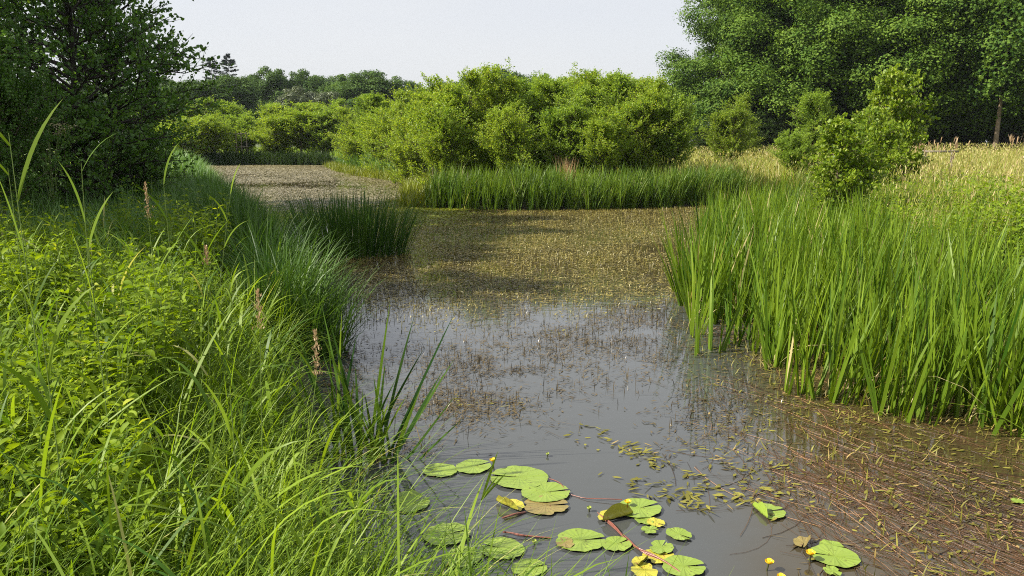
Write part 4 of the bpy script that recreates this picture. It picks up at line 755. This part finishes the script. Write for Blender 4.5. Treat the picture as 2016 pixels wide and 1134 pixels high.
# ------------------------------------------------------------------ single plants standing out of the left bank
rng = np.random.default_rng(140)
def reed_plant(px, y, py_top, label, nl=5, lean=.05, ls=.34, w=.017, head=False, leanaz=0.0, px_top=None):
    x = xat(px, y, .8); z = gz(x, y); hh = zat(py_top, y) - z; e = empty('tall_reed', (x, y, z)); k = 7; t = np.linspace(0, 1, k); ln_ = 0 if px_top is None else (px_top - px) / F * y
    P = np.stack([ln_ * t ** 1.3, 0 * t, hh * t], 1)[None]; part('stem', Geo().add(*tubes(P, np.linspace(.0032, .0012, k)[None], 5)), M['stem'], e, True)
    for q in range(nl):
        u = .45 + .52 * q / max(nl - 1, 1); b0 = np.array([[ln_ * u ** 1.3, 0, hh * u]]); V, T = blades(b0, ls * U(.8, 1.15), w * U(.8, 1.2), (0 if q % 2 else PI) + U(-.5, .5), U(.15, .55), U(.2, 1.0), seg=7, prof='leaf', twist=np.array([U(.6, 1.5)])); part('leaf', Geo().add(V, T, U(.4, .9, 1)), M['grass'], e, True)
    if head:
        n = 150; u = U(0, 1, n); c = np.stack([ln_ + rng.normal(size=n) * .0085 * (1.1 - u) * (1 + .6 * np.sin(u * 25)), rng.normal(size=n) * .007, hh + u * head - .02], 1); V, T = leaves(c, unit(np.array([0, 0, 1.]) + rdir(n) * .55), rdir(n), .015, .004); part('panicle', Geo().add(V, T), M['straw'], e)
    return tag(e, label, 'reed', 'tall reeds on the left bank')
reed_plant(92, 3.0, 262, 'tall reed with broad bright leaves at the far left', 5, ls=.42, w=.022)
reed_plant(185, 3.9, 320, 'thinner tall reed right of the broad leaved one', 4, px_top=205)
reed_plant(345, 5.2, 350, 'slender reed rising between the brown grass heads', 4)
reed_plant(215, 2.9, 470, 'short reed among the nettles', 4, ls=.3)
reed_plant(318, 4.1, 425, 'reed with a fluffy brown head on the left bank', 3, head=.20)
reed_plant(405, 3.9, 515, 'reed with small brown head right of the fluffy one', 3, head=.10, px_top=425)
reed_plant(505, 2.9, 640, 'grass stalk with pale knotted head near the dark sedge', 2, ls=.2, w=.009, head=.16, px_top=528)
reed_plant(560, 2.6, 730, 'grass stalk with brown plume leaning over the water', 3, ls=.2, w=.009, head=.17, px_top=640)
reed_plant(420, 6.2, 372, 'slender green reed before the far pond', 4, px_top=470)
reed_plant(470, 2.3, 760, 'reed blade rising from the near grass', 4, ls=.3)
reed_plant(130, 2.2, 640, 'reed with wide leaves above the mint', 5, ls=.32, w=.018)
reed_plant(60, 4.4, 330, 'thin reed at the left edge of the bank', 3)
# near reed leaning over the lily pads
e = empty('leaning_reed', (0, 0, 0)); a0 = gp(880, 1170, .3); a1 = gp(948, 985, .42); a2 = gp(982, 865, .52)
e.location = (a0[0], a0[1], .0); P = np.array([[a0[0], a0[1], .05], [a0[0] * .5 + a1[0] * .5, a0[1] * .5 + a1[1] * .5, .26], [a1[0], a1[1], .42]]) - np.array([a0[0], a0[1], 0]); part('stem', Geo().add(*tubes(P[None], np.array([[.0025, .002, .0016]]), 5)), M['stem'], e, True)
for (L_, ph, th, be, w_) in [(.24, .35, .32, .05, .012), (.17, .3, .75, .1, .013), (.14, .2, .5, .3, .010)]:
    V, T = blades(P[-1:], L_, w_, ph, th, be, seg=7, prof='leaf', twist=np.array([1.2])); part('leaf', Geo().add(V, T, U(.3, .7, 1)), M['grass'], e, True)
tag(e, 'reed with two green leaves leaning over the lily pads', 'reed')
# arching sedge over the water at the near bank
n = 300; tt = rng.random(n); bx = np.interp(tt, [0, .35, .7, 1], [-1.15, -.85, -.45, -.1]) + rng.normal(size=n) * .07; by = np.interp(tt, [0, .35, .7, 1], [4.1, 3.15, 2.45, 2.1]) + rng.normal(size=n) * .1
V, T = blades(np.stack([bx, by, ground(bx, by).clip(0)], 1), U(.5, 1.0, n), U(.004, .009, n), U(-.7, .7, n), U(.1, .8, n), U(.6, 1.7, n), seg=8)
tag(part('arching_sedge', Geo().add(V, T), M['grass'], smooth=True), 'long arching sedge blades hanging over the lily pads from the bank', 'sedge', kind='stuff')

# ------------------------------------------------------------------ wooden fence pieces
def box(x0, x1, y0, y1, z0, z1): return np.array([[(x, y, z) for x in (x0, x1) for y in (y0, y1) for z in (z0, z1)]]), [(0, 1, 3, 2), (4, 6, 7, 5), (0, 4, 5, 1), (2, 3, 7, 6), (0, 2, 6, 4), (1, 5, 7, 3)]
def fence(x, y, L, h, label, posts):
    z = gz(x, y); e = empty('wooden_fence', (x, y, z))
    for q in range(posts): a = -L / 2 + L * q / (posts - 1); part('post', Geo().add(*box(a - .035, a + .035, -.06, .06, -.3, h)), M['wood'], e)
    for zz in ((h * .95, h * .5) if posts > 2 else (h * .95,)): part('rail', Geo().add(*box(-L / 2 - .15, L / 2 + .15, -.11, -.063, zz - .035, zz + .035)), M['wood'], e)
    tag(e, label, 'fence')
fence(xat(477, 65.4), 65.4, .9, zat(258, 66.8) - gz(xat(477, 66.8), 66.8), 'grey wooden fence showing in the gap between far shore saplings', 3)
fence(xat(1845, 27), 27, 1.0, zat(295, 27) - gz(xat(1845, 27), 27), 'low pale wooden rail at the top edge of the meadow', 2)

# ------------------------------------------------------------------ haze
V_, T_ = box(-260, 260, -20, 420, -1.9, 40)
m = bpy.data.materials.new('haze'); m.use_nodes = True; nt = m.node_tree; nt.nodes.remove(nt.nodes['Principled BSDF'])
pv = nt.nodes.new('ShaderNodeVolumePrincipled'); pv.inputs['Color'].default_value = (.80, .88, 1, 1); pv.inputs['Density'].default_value = .00016; pv.inputs['Anisotropy'].default_value = .2
nt.links.new(pv.outputs[0], nt.nodes['Material Output'].inputs['Volume'])
tag(part('haze', Geo().add(V_, T_), m), 'faint summer haze over the pond', 'haze', kind='stuff'); cy.volume_bounces = 0
